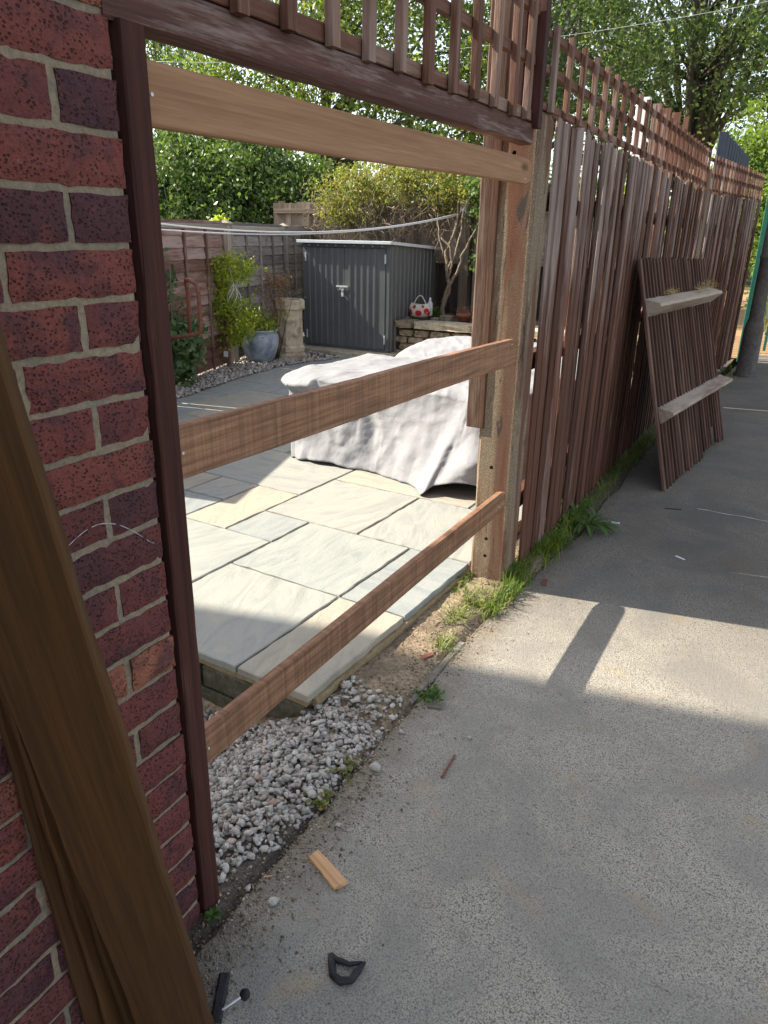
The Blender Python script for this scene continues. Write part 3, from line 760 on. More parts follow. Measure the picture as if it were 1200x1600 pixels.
def concrete_post(label, x0, x1, y0, y1, h, holes, lean=0.0):
    """square post, domed top, bolt holes sunk in the face towards the gap"""
    V = []; F = []; cx = x0+(x1-x0)*.42
    def v(x, y, z): V.append((x, y+lean*z, z)); return len(V)-1
    c = .012; xs = [x0, x0+c, cx-.02, cx+.02, x1-c, x1]
    zs = [-.15]
    for hz in holes: zs += [hz-.02, hz+.02]
    zs += [h-.03, h]
    # front face
    G = {}
    for j, z in enumerate(zs):
        for i in (1,2,3,4): G[i, j] = v(xs[i], y0, z - (.0 if j < len(zs)-1 else .004))
    for j in range(len(zs)-1):
        for i in (1,2,3):
            a, b, d, e = G[i,j], G[i+1,j], G[i+1,j+1], G[i,j+1]
            if i == 2 and j % 2 == 1 and j < 2*len(holes):
                zc = (zs[j]+zs[j+1])/2; n = 8; ring = []; back = []
                for k in range(n):
                    th = math.pi*2*(k+.5)/n - math.pi; ring.append(v(cx+.0085*math.cos(th), y0, zc+.0085*math.sin(th))); back.append(v(cx+.0085*math.cos(th), y0+.05, zc+.0085*math.sin(th)))
                F.extend([(a, b, ring[2], ring[1]), (b, d, ring[4], ring[3]), (d, e, ring[6], ring[5]), (e, a, ring[0], ring[7]), (a, ring[1], ring[0]), (b, ring[3], ring[2]), (d, ring[5], ring[4]), (e, ring[7], ring[6])])
                for k in range(n): F.append((ring[k], ring[(k+1)%n], back[(k+1)%n], back[k]))
                F.append(tuple(back))
            else: F.append((a, b, d, e))
    # sides: body with rounded long edges and a domed top
    prof = [(x0+c,y0),(x0,y0+c),(x0,y1-c),(x0+c,y1),(x1-c,y1),(x1,y1-c),(x1,y0+c),(x1-c,y0)]
    st = len(V); lev = [-.15]+[i*h/14 for i in range(1, 14)]+[h-.03]
    q = random.Random(int(h*100))
    for z in lev:
        for (x, y) in prof: v(x+q.gauss(0,.0008), y, z)
    for L_ in range(len(lev)-1):
        for k in range(7):
            a = st+L_*8+k; F.append((a, a+8, a+9, a+1))
    top = st+(len(lev)-1)*8; last = [top+k for k in range(8)]
    mx, my = (x0+x1)/2, (y0+y1)/2
    for s, dz in ((.93,.016),(.72,.030),(.4,.038)):
        ring = [v(mx+(x-mx)*s, my+(y-my)*s, h-.03+dz) for (x, y) in prof]
        for k in range(8): F.append((last[k], ring[k], ring[(k+1)%8], last[(k+1)%8]))
        last = ring
    F.append(tuple(reversed(last)))
    o = add('concrete_post', mesh('concrete_post', V, F, 'concrete'))
    return tag(o, label, 'concrete post', 'concrete posts of the lane fence')
concrete_post('near concrete post with bolt holes and red brown stain at the open gap', -.155, 0.0, 1.868, 2.02, 1.84, [.13,.21,.29,.37,.53,1.04,1.70])
concrete_post('far concrete post between the two bays of lane fence', -.13, .02, 6.30, 6.42, 2.0, [1.2,1.8])

# ------------------------------------------------------------------ the close board fence along the lane
def fence_bay(label, ya, yb, loc, seed):
    f_ = thing('lane_fence', label, 'fence', loc, 'bays of the lane fence'); q = random.Random(seed)
    mes = [bar_me('fence_plank', 1.0, .100, .013, 'fence', seg=14, jit=.0016, wob=.0016, ch=.003, seed=seed*50+i, ends=.006) for i in range(8)]
    for m_ in mes:
        m_.transform(Matrix.Diagonal((1.79,1,1,1)))
    y = ya+.04; k = 0
    while y < yb-.02:
        x = fence_x(y); zt = fence_top(y)+q.gauss(0,.008)
        z0 = .0+ (q.uniform(.0,.03))
        w = q.uniform(1.02,1.12)
        Mx = frame((x+.006+q.gauss(0,.002), y, z0), (q.gauss(0,.003), q.gauss(0,.006), 1), y=(-.085+q.gauss(0,.025)+(.0733 if y > 6.4 else 0), .99, 0))
        sc = Matrix.Diagonal(((zt-z0)/1.79, w, q.uniform(.8,1.2), 1))
        o = add('fence_plank', mes[q.randrange(8)], f_, Mx@sc)
        y += (.0955 if y < 3.2 else .0915)+q.gauss(0,.002); k += 1
    for z in (.35, .95, 1.55):
        bar('fence_rail', (fence_x(ya)-.035, ya, z), (fence_x(yb)-.035, yb, z), .07, .05, 'fence', f_, y=(0,0,1), seg=10, jit=.001, seed=int(z*10))
    return f_
fence_bay('near bay of red brown close board fence with bleached plank tops', 2.035, 6.30, (0,2.1,0), 1)
fence_bay('far bay of red brown close board fence beyond the second concrete post', 6.43, 9.45, (0,6.5,0), 2)

# ------------------------------------------------------------------ broken panel leaning on the fence
BL = Vector((.379,3.604,.0)); D = Vector((.125,.992,0)).normalized(); th = .253
Wv = Vector((-D.y*math.sin(th), D.x*math.sin(th), math.cos(th))); Nn = D.cross(Wv)*1.0
if Nn.x < 0: Nn = -Nn
lp = thing('broken_fence', 'broken dark slatted fence panel with two bleached rails leaning on the fence', 'broken fence', BL)
q = random.Random(9); k = 0; s = .012
while s < 1.50:
    top = 1.361 - .02*(s/1.5) + q.gauss(0,.003); bot = abs(q.gauss(0,.012))+(.05*q.random() if s > .9 else 0)
    if 1.18 < s < 1.27: bot += .16
    a = BL+D*s+Wv*bot; b = BL+D*(s*.93+q.gauss(0,.003))+Wv*top
    bar('slat', a+Nn*.003, b+Nn*.003, .056, .016, 'panelplank', lp, y=D*.97-Nn*(.12+.10*q.random()), seg=9, jit=.0014, wob=.001, seed=k, ch=.002, ends=.012)
    s += .067+q.gauss(0,.002); k += 1
def arris(name, a, b, mat, seed, size=.085):
    q = random.Random(seed); n = 18; V = []; F = []
    x = (b-a).normalized(); Lr = (b-a).length
    up_ = (Wv-Wv.dot(x)*x).normalized(); out = x.cross(up_)
    if out.x < 0: out = -out
    for i in range(n+1):
        k = i/n*Lr; z = q.gauss(0,.0012)
        for (o_, u_) in ((0,.052),(size,.012),(size,-.006),(0,-.052)):
            p_ = a+x*k+out*(o_+q.gauss(0,.001))+up_*(u_+z)
            V.append(p_-a)
    for i in range(n):
        for j in range(4):
            c = i*4+j; d = i*4+(j+1)%4; F.append((c, c+4, d+4, d))
    F.append((0,1,2,3)); F.append(tuple(n*4+j for j in (3,2,1,0)))
    # texture frame: rotate so local X follows the rail
    me = mesh(name, V, F, mat); R3 = Matrix((x, up_, out)).transposed().to_4x4()
    me.transform(R3.inverted()); return add(name, me, lp, Matrix.Translation(a)@R3)
arris('panel_rail', BL+D*.015+Wv*1.085+Nn*.008, BL+D*1.47+Wv*1.09+Nn*.008, 'panelrail', 4)
arris('panel_rail', BL+D*.045+Wv*.450+Nn*.008, BL+D*1.56+Wv*.445+Nn*.008, 'panelrail', 6)
# straw caught on the top rail
for k, s in enumerate((.36, 1.02, 1.25)):
    c = BL+D*s+Wv*1.15+Nn*.07; n = 70
    C_ = np.array(c)[None]+rng.normal(size=(n,3))*np.array([.02,.05,.014])
    o = add('straw_tuft', quads_me('straw_tuft', leaf_quads(C_, .028, aspect=.04, flat=.3), 'straw')); o['kind'] = 'stuff'
    tag(o, ['tuft of pale straw near the close end of the upper panel rail', 'tuft of pale straw past the middle of the upper panel rail', 'smaller tuft of straw near the far end of the upper panel rail'][k], 'straw', 'straw on the leaning panel')

# ------------------------------------------------------------------ planks leaning on the brick wall
def lean(label, pts0, top, t, mat, seed):
    a, b = Vector(pts0[0]), Vector(pts0[1]); w = (b-a).length; c = (a+b)/2
    o = bar('leaning_plank', c, c+Vector(top), w, t, mat, None, y=(b-a), seg=30, jit=.0012, wob=.0015, ch=.004, seed=seed)
    return tag(o, label, 'plank', 'planks leaning against the brick wall')
UPV = (0.006,-.300,2.0)
lean('widest brown plank, in front of the stack leaning on the brick wall', ((.068,-.240,.0),(.190,-.172,.0)), UPV, .024, 'leanplank', 1)
for k, (x, yo, lab) in enumerate([(.011,-.309,'rearmost thin plank of the leaning stack, flat on the bricks'),(.030,-.281,'second plank from the wall in the leaning stack'),(.049,-.257,'thin plank just behind the widest leaning plank')]):
    lean(lab, ((x, yo, 0), (x, yo+.125, 0)), (0.0,-.115-.055*k,2.0), .0145, 'leanplank', 10+k)

# ------------------------------------------------------------------ far end of the lane
gp = tag(add('green_pole', bar_me('green_pole', 3.4, .09, .09, 'green', seg=3, ch=.006), None, frame((.335,9.62,-.02),(0.0,.0,1), y=(1,0,0))), 'tall square green post at the end of the fence', 'post')
lpst = thing('lamp_post', 'old brown lamp post with a swollen base at the far end of the lane', 'lamp post', (.48,8.35,0))
add('pole_shaft', lathe_me('pole_shaft', [(.125,-.02),(.125,.03),(.105,.035),(.100,.50),(.094,.56),(.074,.64),(.071,1.25),(.078,1.26),(.078,1.29),(.071,1.30),(.066,3.2),(.055,5.0)], 'pole', 20), lpst, Matrix.Translation((.480,8.35,0)))
V, F = tube_vf([(.48,8.35,4.98),(.50,8.30,5.25),(.70,8.2,5.35)], .03, 8)
add('lamp_arm', mesh('lamp_arm', V, F, 'pole', True), lpst)
add('lamp_head', boxes_me('lamp_head', [(.66,.96,8.13,8.25,5.31,5.39)], 'signback'), lpst)
V = []; F = []; n = 16; pts = []
for k in range(n):
    a = 2*math.pi*(k+.5)/n; sx, sz = math.copysign(abs(math.cos(a))**.45, math.cos(a)), math.copysign(abs(math.sin(a))**.25, math.sin(a))
    pts.append((.06*sx, .30*sz))
for yy in (-.004, .004):
    for (x, z) in pts: V.append((x, yy, z))
for k in range(n): F.append((k, (k+1)%n, n+(k+1)%n, n+k))
F.append(tuple(reversed(range(n)))); F.append(tuple(n+k for k in range(n)))
sg = add('sign_plate', mesh('sign_plate', V, F, 'signback'), None, Matrix.Translation((.625,8.36,.93)) @ rot(.35))
tag(sg, 'tall narrow pale plate with rounded corners beside the lamp post', 'sign')
rl = thing('green_railing', 'green vertical bar railing across the far end of the lane', 'railing', (.7,10.6,0))
for z in (.25, 1.15): bar('railing_rail', (.52,10.6,z), (2.6,10.75,z), .04, .012, 'green', rl, y=(0,0,1), seg=1)
for k in range(15): bar('railing_bar', (.55+k*.14,10.6+k*.0101,.02), (.55+k*.14,10.6+k*.0101,1.25), .035, .02, 'green', rl, y=(1,0,0), seg=1)
nf = thing('steel_fence', 'navy steel palisade fence showing above the far trellis', 'fence', (-.28,9.7,0))
for k in range(11):
    y = 9.66+k*.27; x = -.295+k*.006
    V = [(-.012,-.075,0),(.012,-.075,0),(.012,.075,0),(-.012,.075,0)]; V = [(a*1., b*.6, c) for a,b,c in V]
    bar('pale', (x-.02 if k == 0 else x, y, 0), (x-.02 if k == 0 else x, y, 2.66-.004*k), .11 if k == 0 else .06, .03, 'navy', nf, y=(1,0,0) if k == 0 else (.5,.87,0), seg=2, ch=.008)
for z in (.5, 2.3): bar('rail', (-.31,9.66,z), (-.25,12.4,z), .05, .03, 'navy', nf, y=(0,0,1), seg=1)

# ------------------------------------------------------------------ garden: left lap fence, panel by panel
def lx(y): return -4.08-.325*(y-4.03)
FD = Vector((-.325,1,0)).normalized(); FN = Vector((FD.y,-FD.x,0))    # normal towards the patio
def lap_panel(label, ya, yb, mat, railmat, seed):
    a = Vector((lx(ya), ya, 0)); b = Vector((lx(yb), yb, 0)); t = thing('lap_fence_panel', label, 'fence panel', a, 'lap fence panels behind the patio'); q = random.Random(seed)
    z = .10; k = 0
    while z < 1.40:
        h = .135
        bar('lap_board', a+Vector((0,0,z+h/2+q.gauss(0,.004)))+FN*.006, b+Vector((0,0,z+h/2+q.gauss(0,.004)))+FN*.006, h, .010, mat, t, y=Vector((0,0,1))-FN*.14, seg=16, jit=.004, wob=.002, seed=seed*40+k, ch=.002)
        z += .108; k += 1
    n = 4
    for i in range(n+1):
        p_ = a.lerp(b, min(max(i/n, .012), .988)); bar('cover_batten', p_+Vector((0,0,.06))+FN*.026, p_+Vector((0,0,1.46))+FN*.026, .034, .020, railmat, t, y=FD, seg=5, jit=.001, seed=i)
    bar('top_rail', a+Vector((0,0,1.475))+FN*.012, b+Vector((0,0,1.48))+FN*.012, .045, .055, 'greyrail', t, y=(0,0,1), seg=8, jit=.0015, seed=3)
    return t
lap_panel('brown lap fence panel left of the grey fence post', 3.55, 5.34, 'lapbrown', 'lapbrown', 2)
lap_panel('grey weathered lap fence panel left of the storage shed', 5.50, 7.15, 'lapgrey', 'lapgrey', 3)
lap_panel('grey lap fence panel hidden partly behind the storage shed', 7.25, 8.55, 'lapgrey', 'lapgrey', 4)
lap_panel('brown lap fence panel mostly behind the dark batten', 1.6, 3.42, 'lapbrown', 'lapbrown', 5)
for y, lab in ((3.485,'grey timber post between the two brown lap panels'),(5.42,'grey capped timber post between brown and grey lap panels'),(7.2,'grey timber post of the lap fence beside the shed')):
    t = thing('fence_post', lab, 'post', (lx(y), y, 0), 'posts of the lap fence')
    bar('post_shaft', (lx(y), y, 0), (lx(y), y, 1.52), .10, .09, 'greyrail', t, y=FD, seg=6, jit=.001, seed=int(y))
    V = [(-.065,-.065,1.52),(.065,-.065,1.52),(.065,.065,1.52),(-.065,.065,1.52),(0,0,1.555)]
    V += [(x_, y_, 1.505) for x_, y_, _ in V[:4]]
    add('post_cap', mesh('post_cap', V, [(0,1,4),(1,2,4),(2,3,4),(3,0,4),(5,6,1,0),(6,7,2,1),(7,8,3,2),(8,5,0,3),(8,7,6,5)], 'greyrail'), t, Matrix.Translation((lx(y), y, 0)) @ rot(.31))

# tall fence behind: upper boards pale, lower boards dark behind the raised bed
tf = thing('tall_garden_fence', 'tall close board fence under the climbing vine behind the raised bed', 'fence', (-4,8.5,0))
x = -6.2; k = 0; q = random.Random(41)
while x < -.3:
    zt = 1.86+q.gauss(0,.01)
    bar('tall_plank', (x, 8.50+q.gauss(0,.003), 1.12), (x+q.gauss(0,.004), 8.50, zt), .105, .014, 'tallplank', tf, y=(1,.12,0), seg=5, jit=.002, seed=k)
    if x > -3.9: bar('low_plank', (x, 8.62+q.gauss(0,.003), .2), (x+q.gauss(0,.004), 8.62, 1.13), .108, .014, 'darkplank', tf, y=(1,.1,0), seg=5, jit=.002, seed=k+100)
    x += .108; k += 1
bar('fence_rail', (-6.2,8.47,1.13), (-.3,8.47,1.13), .075, .05, 'tallplank', tf, y=(0,0,1), seg=20, jit=.001, seed=4)
bar('fence_rail', (-6.2,8.47,1.74), (-.3,8.47,1.74), .06, .05, 'tallplank', tf, y=(0,0,1), seg=20, jit=.001, seed=6)
o = add('clothesline_post', bar_me('clothesline_post', 1.62, .125, .11, 'tallplank', seg=8, jit=.0015, ch=.006, seed=7), None, frame((-3.02,8.30,.25),(0,0,1), y=(1,0,0)))
tag(o, 'broad brown post in the raised bed that carries the clothesline bracket', 'post')
o = add('grey_post', bar_me('grey_post', 1.5, .055, .06, 'greyrail', seg=8, jit=.0015, ch=.004, seed=9), None, frame((-2.88,8.32,.25),(0,0,1), y=(1,0,0)))
tag(o, 'slim grey post standing beside the broad clothesline post', 'post')

# ------------------------------------------------------------------ storage shed
SA = R(0.5); sx = Vector((math.cos(SA), math.sin(SA), 0)); sy = Vector((-sx.y, sx.x, 0)); S0 = Vector((-4.575,6.87,.10)); SW, SD, SH = 1.215, 1.27, 1.235
MS = Matrix((sx, sy, Vector((0,0,1)))).transposed().to_4x4(); MS.translation = S0
shed = thing('storage_shed', 'anthracite metal storage shed with double doors and silver roof trim', 'shed', S0)
def corr(name, w, h, per, dep, mat, n0=0.0):
    """trapezoid-ribbed sheet in XZ, ribs out to -Y"""
    xs = []; x = 0.0; q = 0
    V = []; F = []; prof = [(0,0)]
    x = .02+n0
    while x+per < w:
        prof += [(x,0),(x+.008,-dep),(x+.030,-dep),(x+.038,0)]; x += per
    prof.append((w,0))
    for (a, b) in prof: V += [(a, b, 0), (a, b, h)]
    for i in range(len(prof)-1): F.append((2*i, 2*i+2, 2*i+3, 2*i+1))
    m0 = len(V)
    V += [(0,.018,0),(w,.018,0),(w,.018,h),(0,.018,h)]; F.append((m0+3,m0+2,m0+1,m0)); e = 2*(len(prof)-1)
    F += [(0,1,m0+3,m0), (e,m0+1,m0+2,e+1)]
    return mesh(name, V, F, mat)
add('shed_body', boxes_me('shed_body', [(.0,.045,.0,.04,0,SH),(SW-.045,SW,.0,.04,0,SH),(.045,SW-.045,.004,.04,SH-.05,SH),(.045,SW-.045,.004,.04,0,.03),(.02,SW-.02,SD-.02,SD,0,SH-.06),(0,.02,.04,SD-.02,0,SH-.03)], 'shed'), shed, MS)
dw = (SW-.10)/2-.004
for k in range(2):
    dr = add('shed_door', corr('shed_door', dw, SH-.09, .085, .011, 'shed', .03*k), shed, MS@Matrix.Translation((.049+k*(dw+.006), -.004, .034)))
    for hz in (.10, 1.02):
        xx = .049 if k == 0 else SW-.049
        add('hinge', boxes_me('hinge', [(xx-.006,xx+.006,-.022,-.006,hz,hz+.10)], 'alu'), dr, MS)
side = corr('side_wall', SD-.04, SH-.01, .105, .012, 'shed')
add('side_wall', side, shed, MS@Matrix.Translation((SW-.004, .04, 0))@Matrix.Rotation(math.pi/2,4,'Z'))
# roof: sheet sloping to the back with a pale rim
V, F = [], []
for (a, b, z) in [(-.035,-.05,SH+.012),(SW+.035,-.05,SH+.012),(SW+.035,SD+.03,SH-.055),(-.035,SD+.03,SH-.055)]: V += [(a,b,z),(a,b,z+.012)]
F = [(0,2,3,1),(2,4,5,3),(4,6,7,5),(6,0,1,7),(1,3,5,7),(0,6,4,2)]
rf = add('roof', mesh('roof', V, F, 'shed'), shed, MS)
def rim(a, b): bar('roof_trim', MS@Vector(a), MS@Vector(b), .034, .018, 'alu', rf, y=(0,0,1), seg=1, ch=.003)
rim((-.045,-.06,SH+.012),(SW+.045,-.06,SH+.012)); rim((SW+.046,-.05,SH+.012),(SW+.046,SD+.04,SH-.056)); rim((-.046,-.05,SH+.012),(-.046,SD+.04,SH-.056))
bt_ = add('door_bolt', boxes_me('door_bolt', [(.50,.66,-.034,-.018,.735,.752),(.535,.60,-.026,-.012,.700,.735)], 'steel'), shed, MS)
pl = thing('padlock', 'small steel padlock hanging from the bolt of the shed doors', 'padlock', MS@Vector((.585,-.03,.66)))
add('padlock_body', boxes_me('padlock_body', [(.572,.600,-.036,-.020,.625,.668)], 'steel'), pl, MS)
V, F = tube_vf([(.577,-.028,.665),(.577,-.028,.69),(.586,-.028,.702),(.595,-.028,.69),(.595,-.028,.665)], .0035, 6)
add('shackle', mesh('shackle', V, F, 'steel', True), pl, MS)
for k in range(9):
    V, F = tube_vf([(.1+k*.127,-.012,SH-.03),(.1+k*.127,.006,SH-.03)], .006, 6); add('screw', mesh('screw', V, F, 'alu'), shed, MS)
o = add('shed_base', boxes_me('shed_base', [(-.10,SW+.12,-.28,SD+.1,-.09,-.004)], 'coping'), None, MS); o['kind'] = 'structure'

# ------------------------------------------------------------------ chimney pot, blue pot, young tree, shrub, tube frame
cp = tag(add('chimney_pot', lathe_me('chimney_pot', [(.175,.0),(.205,.02),(.205,.06),(.175,.085),(.170,.10),(.178,.105),(.178,.15),(.160,.17),(.148,.55),(.150,.56),(.178,.575),(.180,.66),(.170,.675),(.135,.675),(.13,.60)], 'clay', 8, False), None, Matrix.Translation((-4.19,6.02,.062))@Matrix.Rotation(.02,4,'Y')), 'octagonal buff clay chimney pot standing beside the shed', 'chimney pot')
bp = add('glazed_pot', lathe_me('glazed_pot', [(.115,0),(.130,.01),(.170,.08),(.205,.18),(.215,.26),(.205,.31),(.185,.335),(.205,.345),(.208,.36),(.185,.365),(.17,.33),(.16,.30)], 'glaze', 28), None, Matrix.Translation((-4.30,5.62,.07)))
tag(bp, 'blue grey glazed pot between the young tree and the chimney pot', 'plant pot')
_, L_ = clump_centres([(-4.28,5.60,.52,.20,.20,.13),(-4.42,5.5,.40,.12,.12,.1)], 26, 60, .06, .3, 5)
ps = thing('pot_shrub', 'small yellow green bush growing in the blue glazed pot', 'shrub', (-4.30,5.6,.4))
add('foliage', quads_me('foliage', leaf_quads(L_, .018), 'leaf_yellow'), ps)
V = []; F = []
for k in range(9):
    e = Vector((-4.28+r.uniform(-.18,.18), 5.60+r.uniform(-.18,.18), r.uniform(.45,.62)))
    v, f = tube_vf([(-4.30,5.62,.34), Vector((-4.30,5.62,.34)).lerp(e, .5)+Vector((0,0,.03)), e], [.006,.004,.002], 5, len(V)); V += v; F += f
add('stems', mesh('stems', V, F, 'bark', True), ps)
_, L_ = clump_centres([(-4.18,5.78,.82,.20,.15,.24),(-4.12,5.8,1.0,.12,.1,.2)], 22, 40, .05, .2, 6)
dp = thing('dry_plant', 'withered brown plant standing behind the blue glazed pot', 'plant', (-4.18,5.8,.07))
add('foliage', quads_me('foliage', leaf_quads(L_, .014, aspect=.4), 'leaf_dry'), dp)
V = []; F = []
for k in range(14):
    e = Vector((-4.18+r.uniform(-.22,.22), 5.8+r.uniform(-.12,.12), r.uniform(.8,1.32)))
    v, f = tube_vf([(-4.2,5.8,.06), Vector((-4.2,5.8,.06)).lerp(e, .5)+Vector((r.uniform(-.03,.03),0,.04)), e], [.006,.004,.0015], 5, len(V)); V += v; F += f
add('stems', mesh('stems', V, F, 'leaf_dry', True), dp)

yt = thing('young_tree', 'slender young tree with yellow green leaves staked in front of the lap fence', 'tree', (-4.38,5.18,.06))
tube('trunk', [(-4.38,5.18,.05),(-4.385,5.18,.3),(-4.40,5.17,.6),(-4.41,5.17,.95)], [.020,.016,.013,.008], 'bark', yt)
_, L_ = clump_centres([(-4.30,5.18,1.08,.22,.18,.14),(-4.56,5.15,.88,.22,.15,.16),(-4.32,5.12,.74,.26,.16,.16),(-4.28,5.12,.48,.18,.12,.14)], 84, 44, .065, .25, 8)
add('crown', quads_me('crown', leaf_quads(L_, .021, droop=.2), 'leaf_yellow'), yt)
V = []; F = []
for k in range(14):
    z0 = r.uniform(.35,.9); e = Vector((-4.36+r.uniform(-.25,.22), 5.15+r.uniform(-.15,.15), z0+r.uniform(.05,.3)))
    s0 = Vector((-4.40,5.17,z0)); v, f = tube_vf([s0, s0.lerp(e,.5)+Vector((0,0,.03)), e], [.006,.004,.002], 5, len(V)); V += v; F += f
add('branches', mesh('branches', V, F, 'bark', True), yt)
tube('stake', [(-4.34,5.13,.05),(-4.335,5.13,.62)], .012, 'bark', yt); tube('stake', [(-4.44,5.14,.05),(-4.45,5.15,.6)], .010, 'bark', yt)
o = add('plant_tag', boxes_me('plant_tag', [(-.024,.024,-.001,.001,-.03,.03)], 'white'), None, Matrix.Translation((-4.345,5.10,.22))@rot(.45)@Matrix.Rotation(.1,4,'Y'))
tag(o, 'white tag tied to the foot of the young tree', 'plant tag')
# twisted metal spinner hanging in the tree
V = []; F = []
for k in range(6):
    a0 = k*math.pi/3; pts = []
    for j in range(13):
        tt = j/12; rad = .075*math.sin(math.pi*tt); a = a0+tt*2.6; pts.append((-4.19+rad*math.cos(a), 5.10+rad*math.sin(a), .60+.34*tt))
    v, f = tube_vf(pts, .0045, 5, len(V)); V += v; F += f
o = tag(add('wind_spinner', mesh('wind_spinner', V, F, 'steel', True)), 'silver twisted wire wind spinner hanging in the young tree', 'wind spinner')
tube('hanging_wire', [(-4.19,5.10,.94),(-4.25,5.12,1.10)], .002, 'steel', o)

_, L_ = clump_centres([(-4.12,4.08,.28,.20,.24,.22),(-4.18,4.05,.62,.16,.2,.22),(-4.22,4.0,.98,.12,.18,.24),(-3.95,4.1,.50,.14,.16,.13)], 74, 60, .065, .15, 15)
sh = thing('climbing_shrub', 'grey green leafy shrub climbing the brown lap fence beside the batten', 'shrub', (-4.1,4.05,.06))
add('foliage', quads_me('foliage', leaf_quads(L_, .034, droop=.5), 'leaf_shrub'), sh)
V = []; F = []
for k in range(10):
    e = Vector((-4.15+r.uniform(-.12,.2), 4.05+r.uniform(-.2,.2), r.uniform(.5,1.2)))
    v, f = tube_vf([(-4.12,4.05,.05), Vector((-4.12,4.05,.05)).lerp(e,.5)+Vector((.03,0,0)), e], [.009,.006,.002], 5, len(V)); V += v; F += f
add('stems', mesh('stems', V, F, 'bark', True), sh)

tfm = thing('tube_frame', 'bent brown tube frame standing before the climbing shrub', 'metal frame', (-3.6,3.7,.06))
tube('bent_tube', [(-3.95,3.72,.545),(-3.60,3.70,.60),(-3.40,3.70,.635),(-3.365,3.70,.66),(-3.355,3.70,.72),(-3.355,3.70,.97),(-3.375,3.70,1.03),(-3.44,3.71,1.06),(-3.52,3.74,1.06),(-3.56,3.78,1.03),(-3.565,3.80,.95),(-3.58,3.80,.60)], .017, 'rust', tfm, 10)
tube('bent_tube', [(-3.95,3.72,.545),(-4.0,3.74,.3),(-4.0,3.75,.05)], .017, 'rust', tfm, 10)

# ------------------------------------------------------------------ raised bed with stone wall
rb = thing('raised_bed', 'low stone wall of the raised bed with pale coping beside the shed', 'garden wall', (-2.5,7.05,0))
q = random.Random(17)
def rock(name, c, s, mat, parent, seed):
    V, F = box_vf(-1,1,-1,1,-1,1); qq = random.Random(seed)
    me = bpy.data.meshes.new(name); import bmesh
    bm = bmesh.new(); bmesh.ops.create_cube(bm, size=1.0); bmesh.ops.subdivide_edges(bm, edges=bm.edges[:], cuts=2, use_grid_fill=True)
    for v in bm.verts:
        l = v.co.length; v.co *= (.5/l)**.22; v.co += Vector((qq.gauss(0,.022), qq.gauss(0,.022), qq.gauss(0,.022)))
        v.co = Vector((v.co.x*s[0], v.co.y*s[1], v.co.z*s[2]))
    bm.to_mesh(me); bm.free(); me.materials.append(MAT[mat]); return add(name, me, parent, Matrix.Translation(Vector(c)))
yw = lambda x: 7.14+.03*(x+3.3)
for row in range(4):
    x = -3.38+(.07 if row % 2 else 0)
    while x < -.6:
        w = q.uniform(.17,.30); rock('wall_stone', (x+w/2, yw(x)+q.uniform(-.006,.006), .085+row*.082), (w-.012, .20, .078), 'stone', rb, q.randrange(999)); x += w
x = -3.36
for w in (.24,.78,.62,.70,.6):
    rock('coping_stone', (x+w/2, yw(x)+.01, .435), (w-.01, .30, .085), 'coping' if w != .24 else 'stone', rb, q.randrange(999)); x += w
bar('bed_sleeper', (-3.38,7.30,.44), (-3.42,8.2,.44), .13, .09, 'tallplank', rb, y=(1,0,0), seg=8, jit=.002, seed=2)
V = [(-3.45,7.25,.43),(-.4,7.30,.43),(-.4,8.75,.43),(-3.9,8.75,.43)]
o = add('bed_soil', mesh('bed_soil', V, [(0,1,2,3)], 'darksoil')); o['kind'] = 'structure'
# handbag shaped planter with red spots
hb = thing('spotted_bag', 'small cream bag with red spots and a hoop handle beside the shed', 'bag', (-3.22,7.42,.47))
V = []; F = []; n = 20
prof = [(.060,0),(.095,.015),(.120,.06),(.118,.11),(.100,.150),(.09,.152),(.088,.13)]
for (rr_, z) in prof:
    for k in range(n):
        a = 2*math.pi*k/n; V.append((rr_*1.15*math.cos(a), rr_*.62*math.sin(a), z+.02*math.cos(a)**2*(z > .1)))
for i in range(len(prof)-1):
    for k in range(n): F.append((i*n+k, i*n+(k+1)%n, (i+1)*n+(k+1)%n, (i+1)*n+k))
F.append(tuple(reversed(range(n)))); F.append(tuple((len(prof)-1)*n+k for k in range(n)))
MB_ = Matrix.Translation((-3.22,7.42,.485))@rot(.2)
add('bag_body', mesh('bag_body', V, F, 'cream', True), hb, MB_)
V, F = tube_vf([(-.085+.17*k/10, 0, .14+.12*math.sin(math.pi*k/10)) for k in range(11)], .007, 6)
add('bag_handle', mesh('bag_handle', V, F, 'cream', True), hb, MB_)
for (a, z, s) in [(-2.5,.065,.036),(-1.55,.055,.036),(-.75,.080,.036),(-2.0,.128,.022),(-1.1,.135,.018),(-.3,.05,.03)]:
    ring = [(0,0)]+[(s*math.cos(2*math.pi*k/12), s*math.sin(2*math.pi*k/12)) for k in range(12)]; V = []
    for (p1, p2) in ring:
        ax = a+p1/.115; zz = z+p2; rr_ = float(np.interp(zz, [0,.015,.06,.11,.15],[.06,.095,.12,.118,.1]))+.002
        V.append((rr_*1.15*math.cos(ax), rr_*.62*math.sin(ax)-.001, zz))
    add('red_spot', mesh('red_spot', V, [(0,1+k,1+(k+1)%12) for k in range(12)], 'redsp'), hb, MB_)
o = tag(add('water_bottle', lathe_me('water_bottle', [(.028,0),(.030,.02),(.030,.13),(.012,.16),(.012,.19)], 'alu', 14), None, Matrix.Translation((-3.12,7.50,.50))@Matrix.Scale(1.15,4)), 'small pale bottle standing behind the spotted bag', 'bottle')
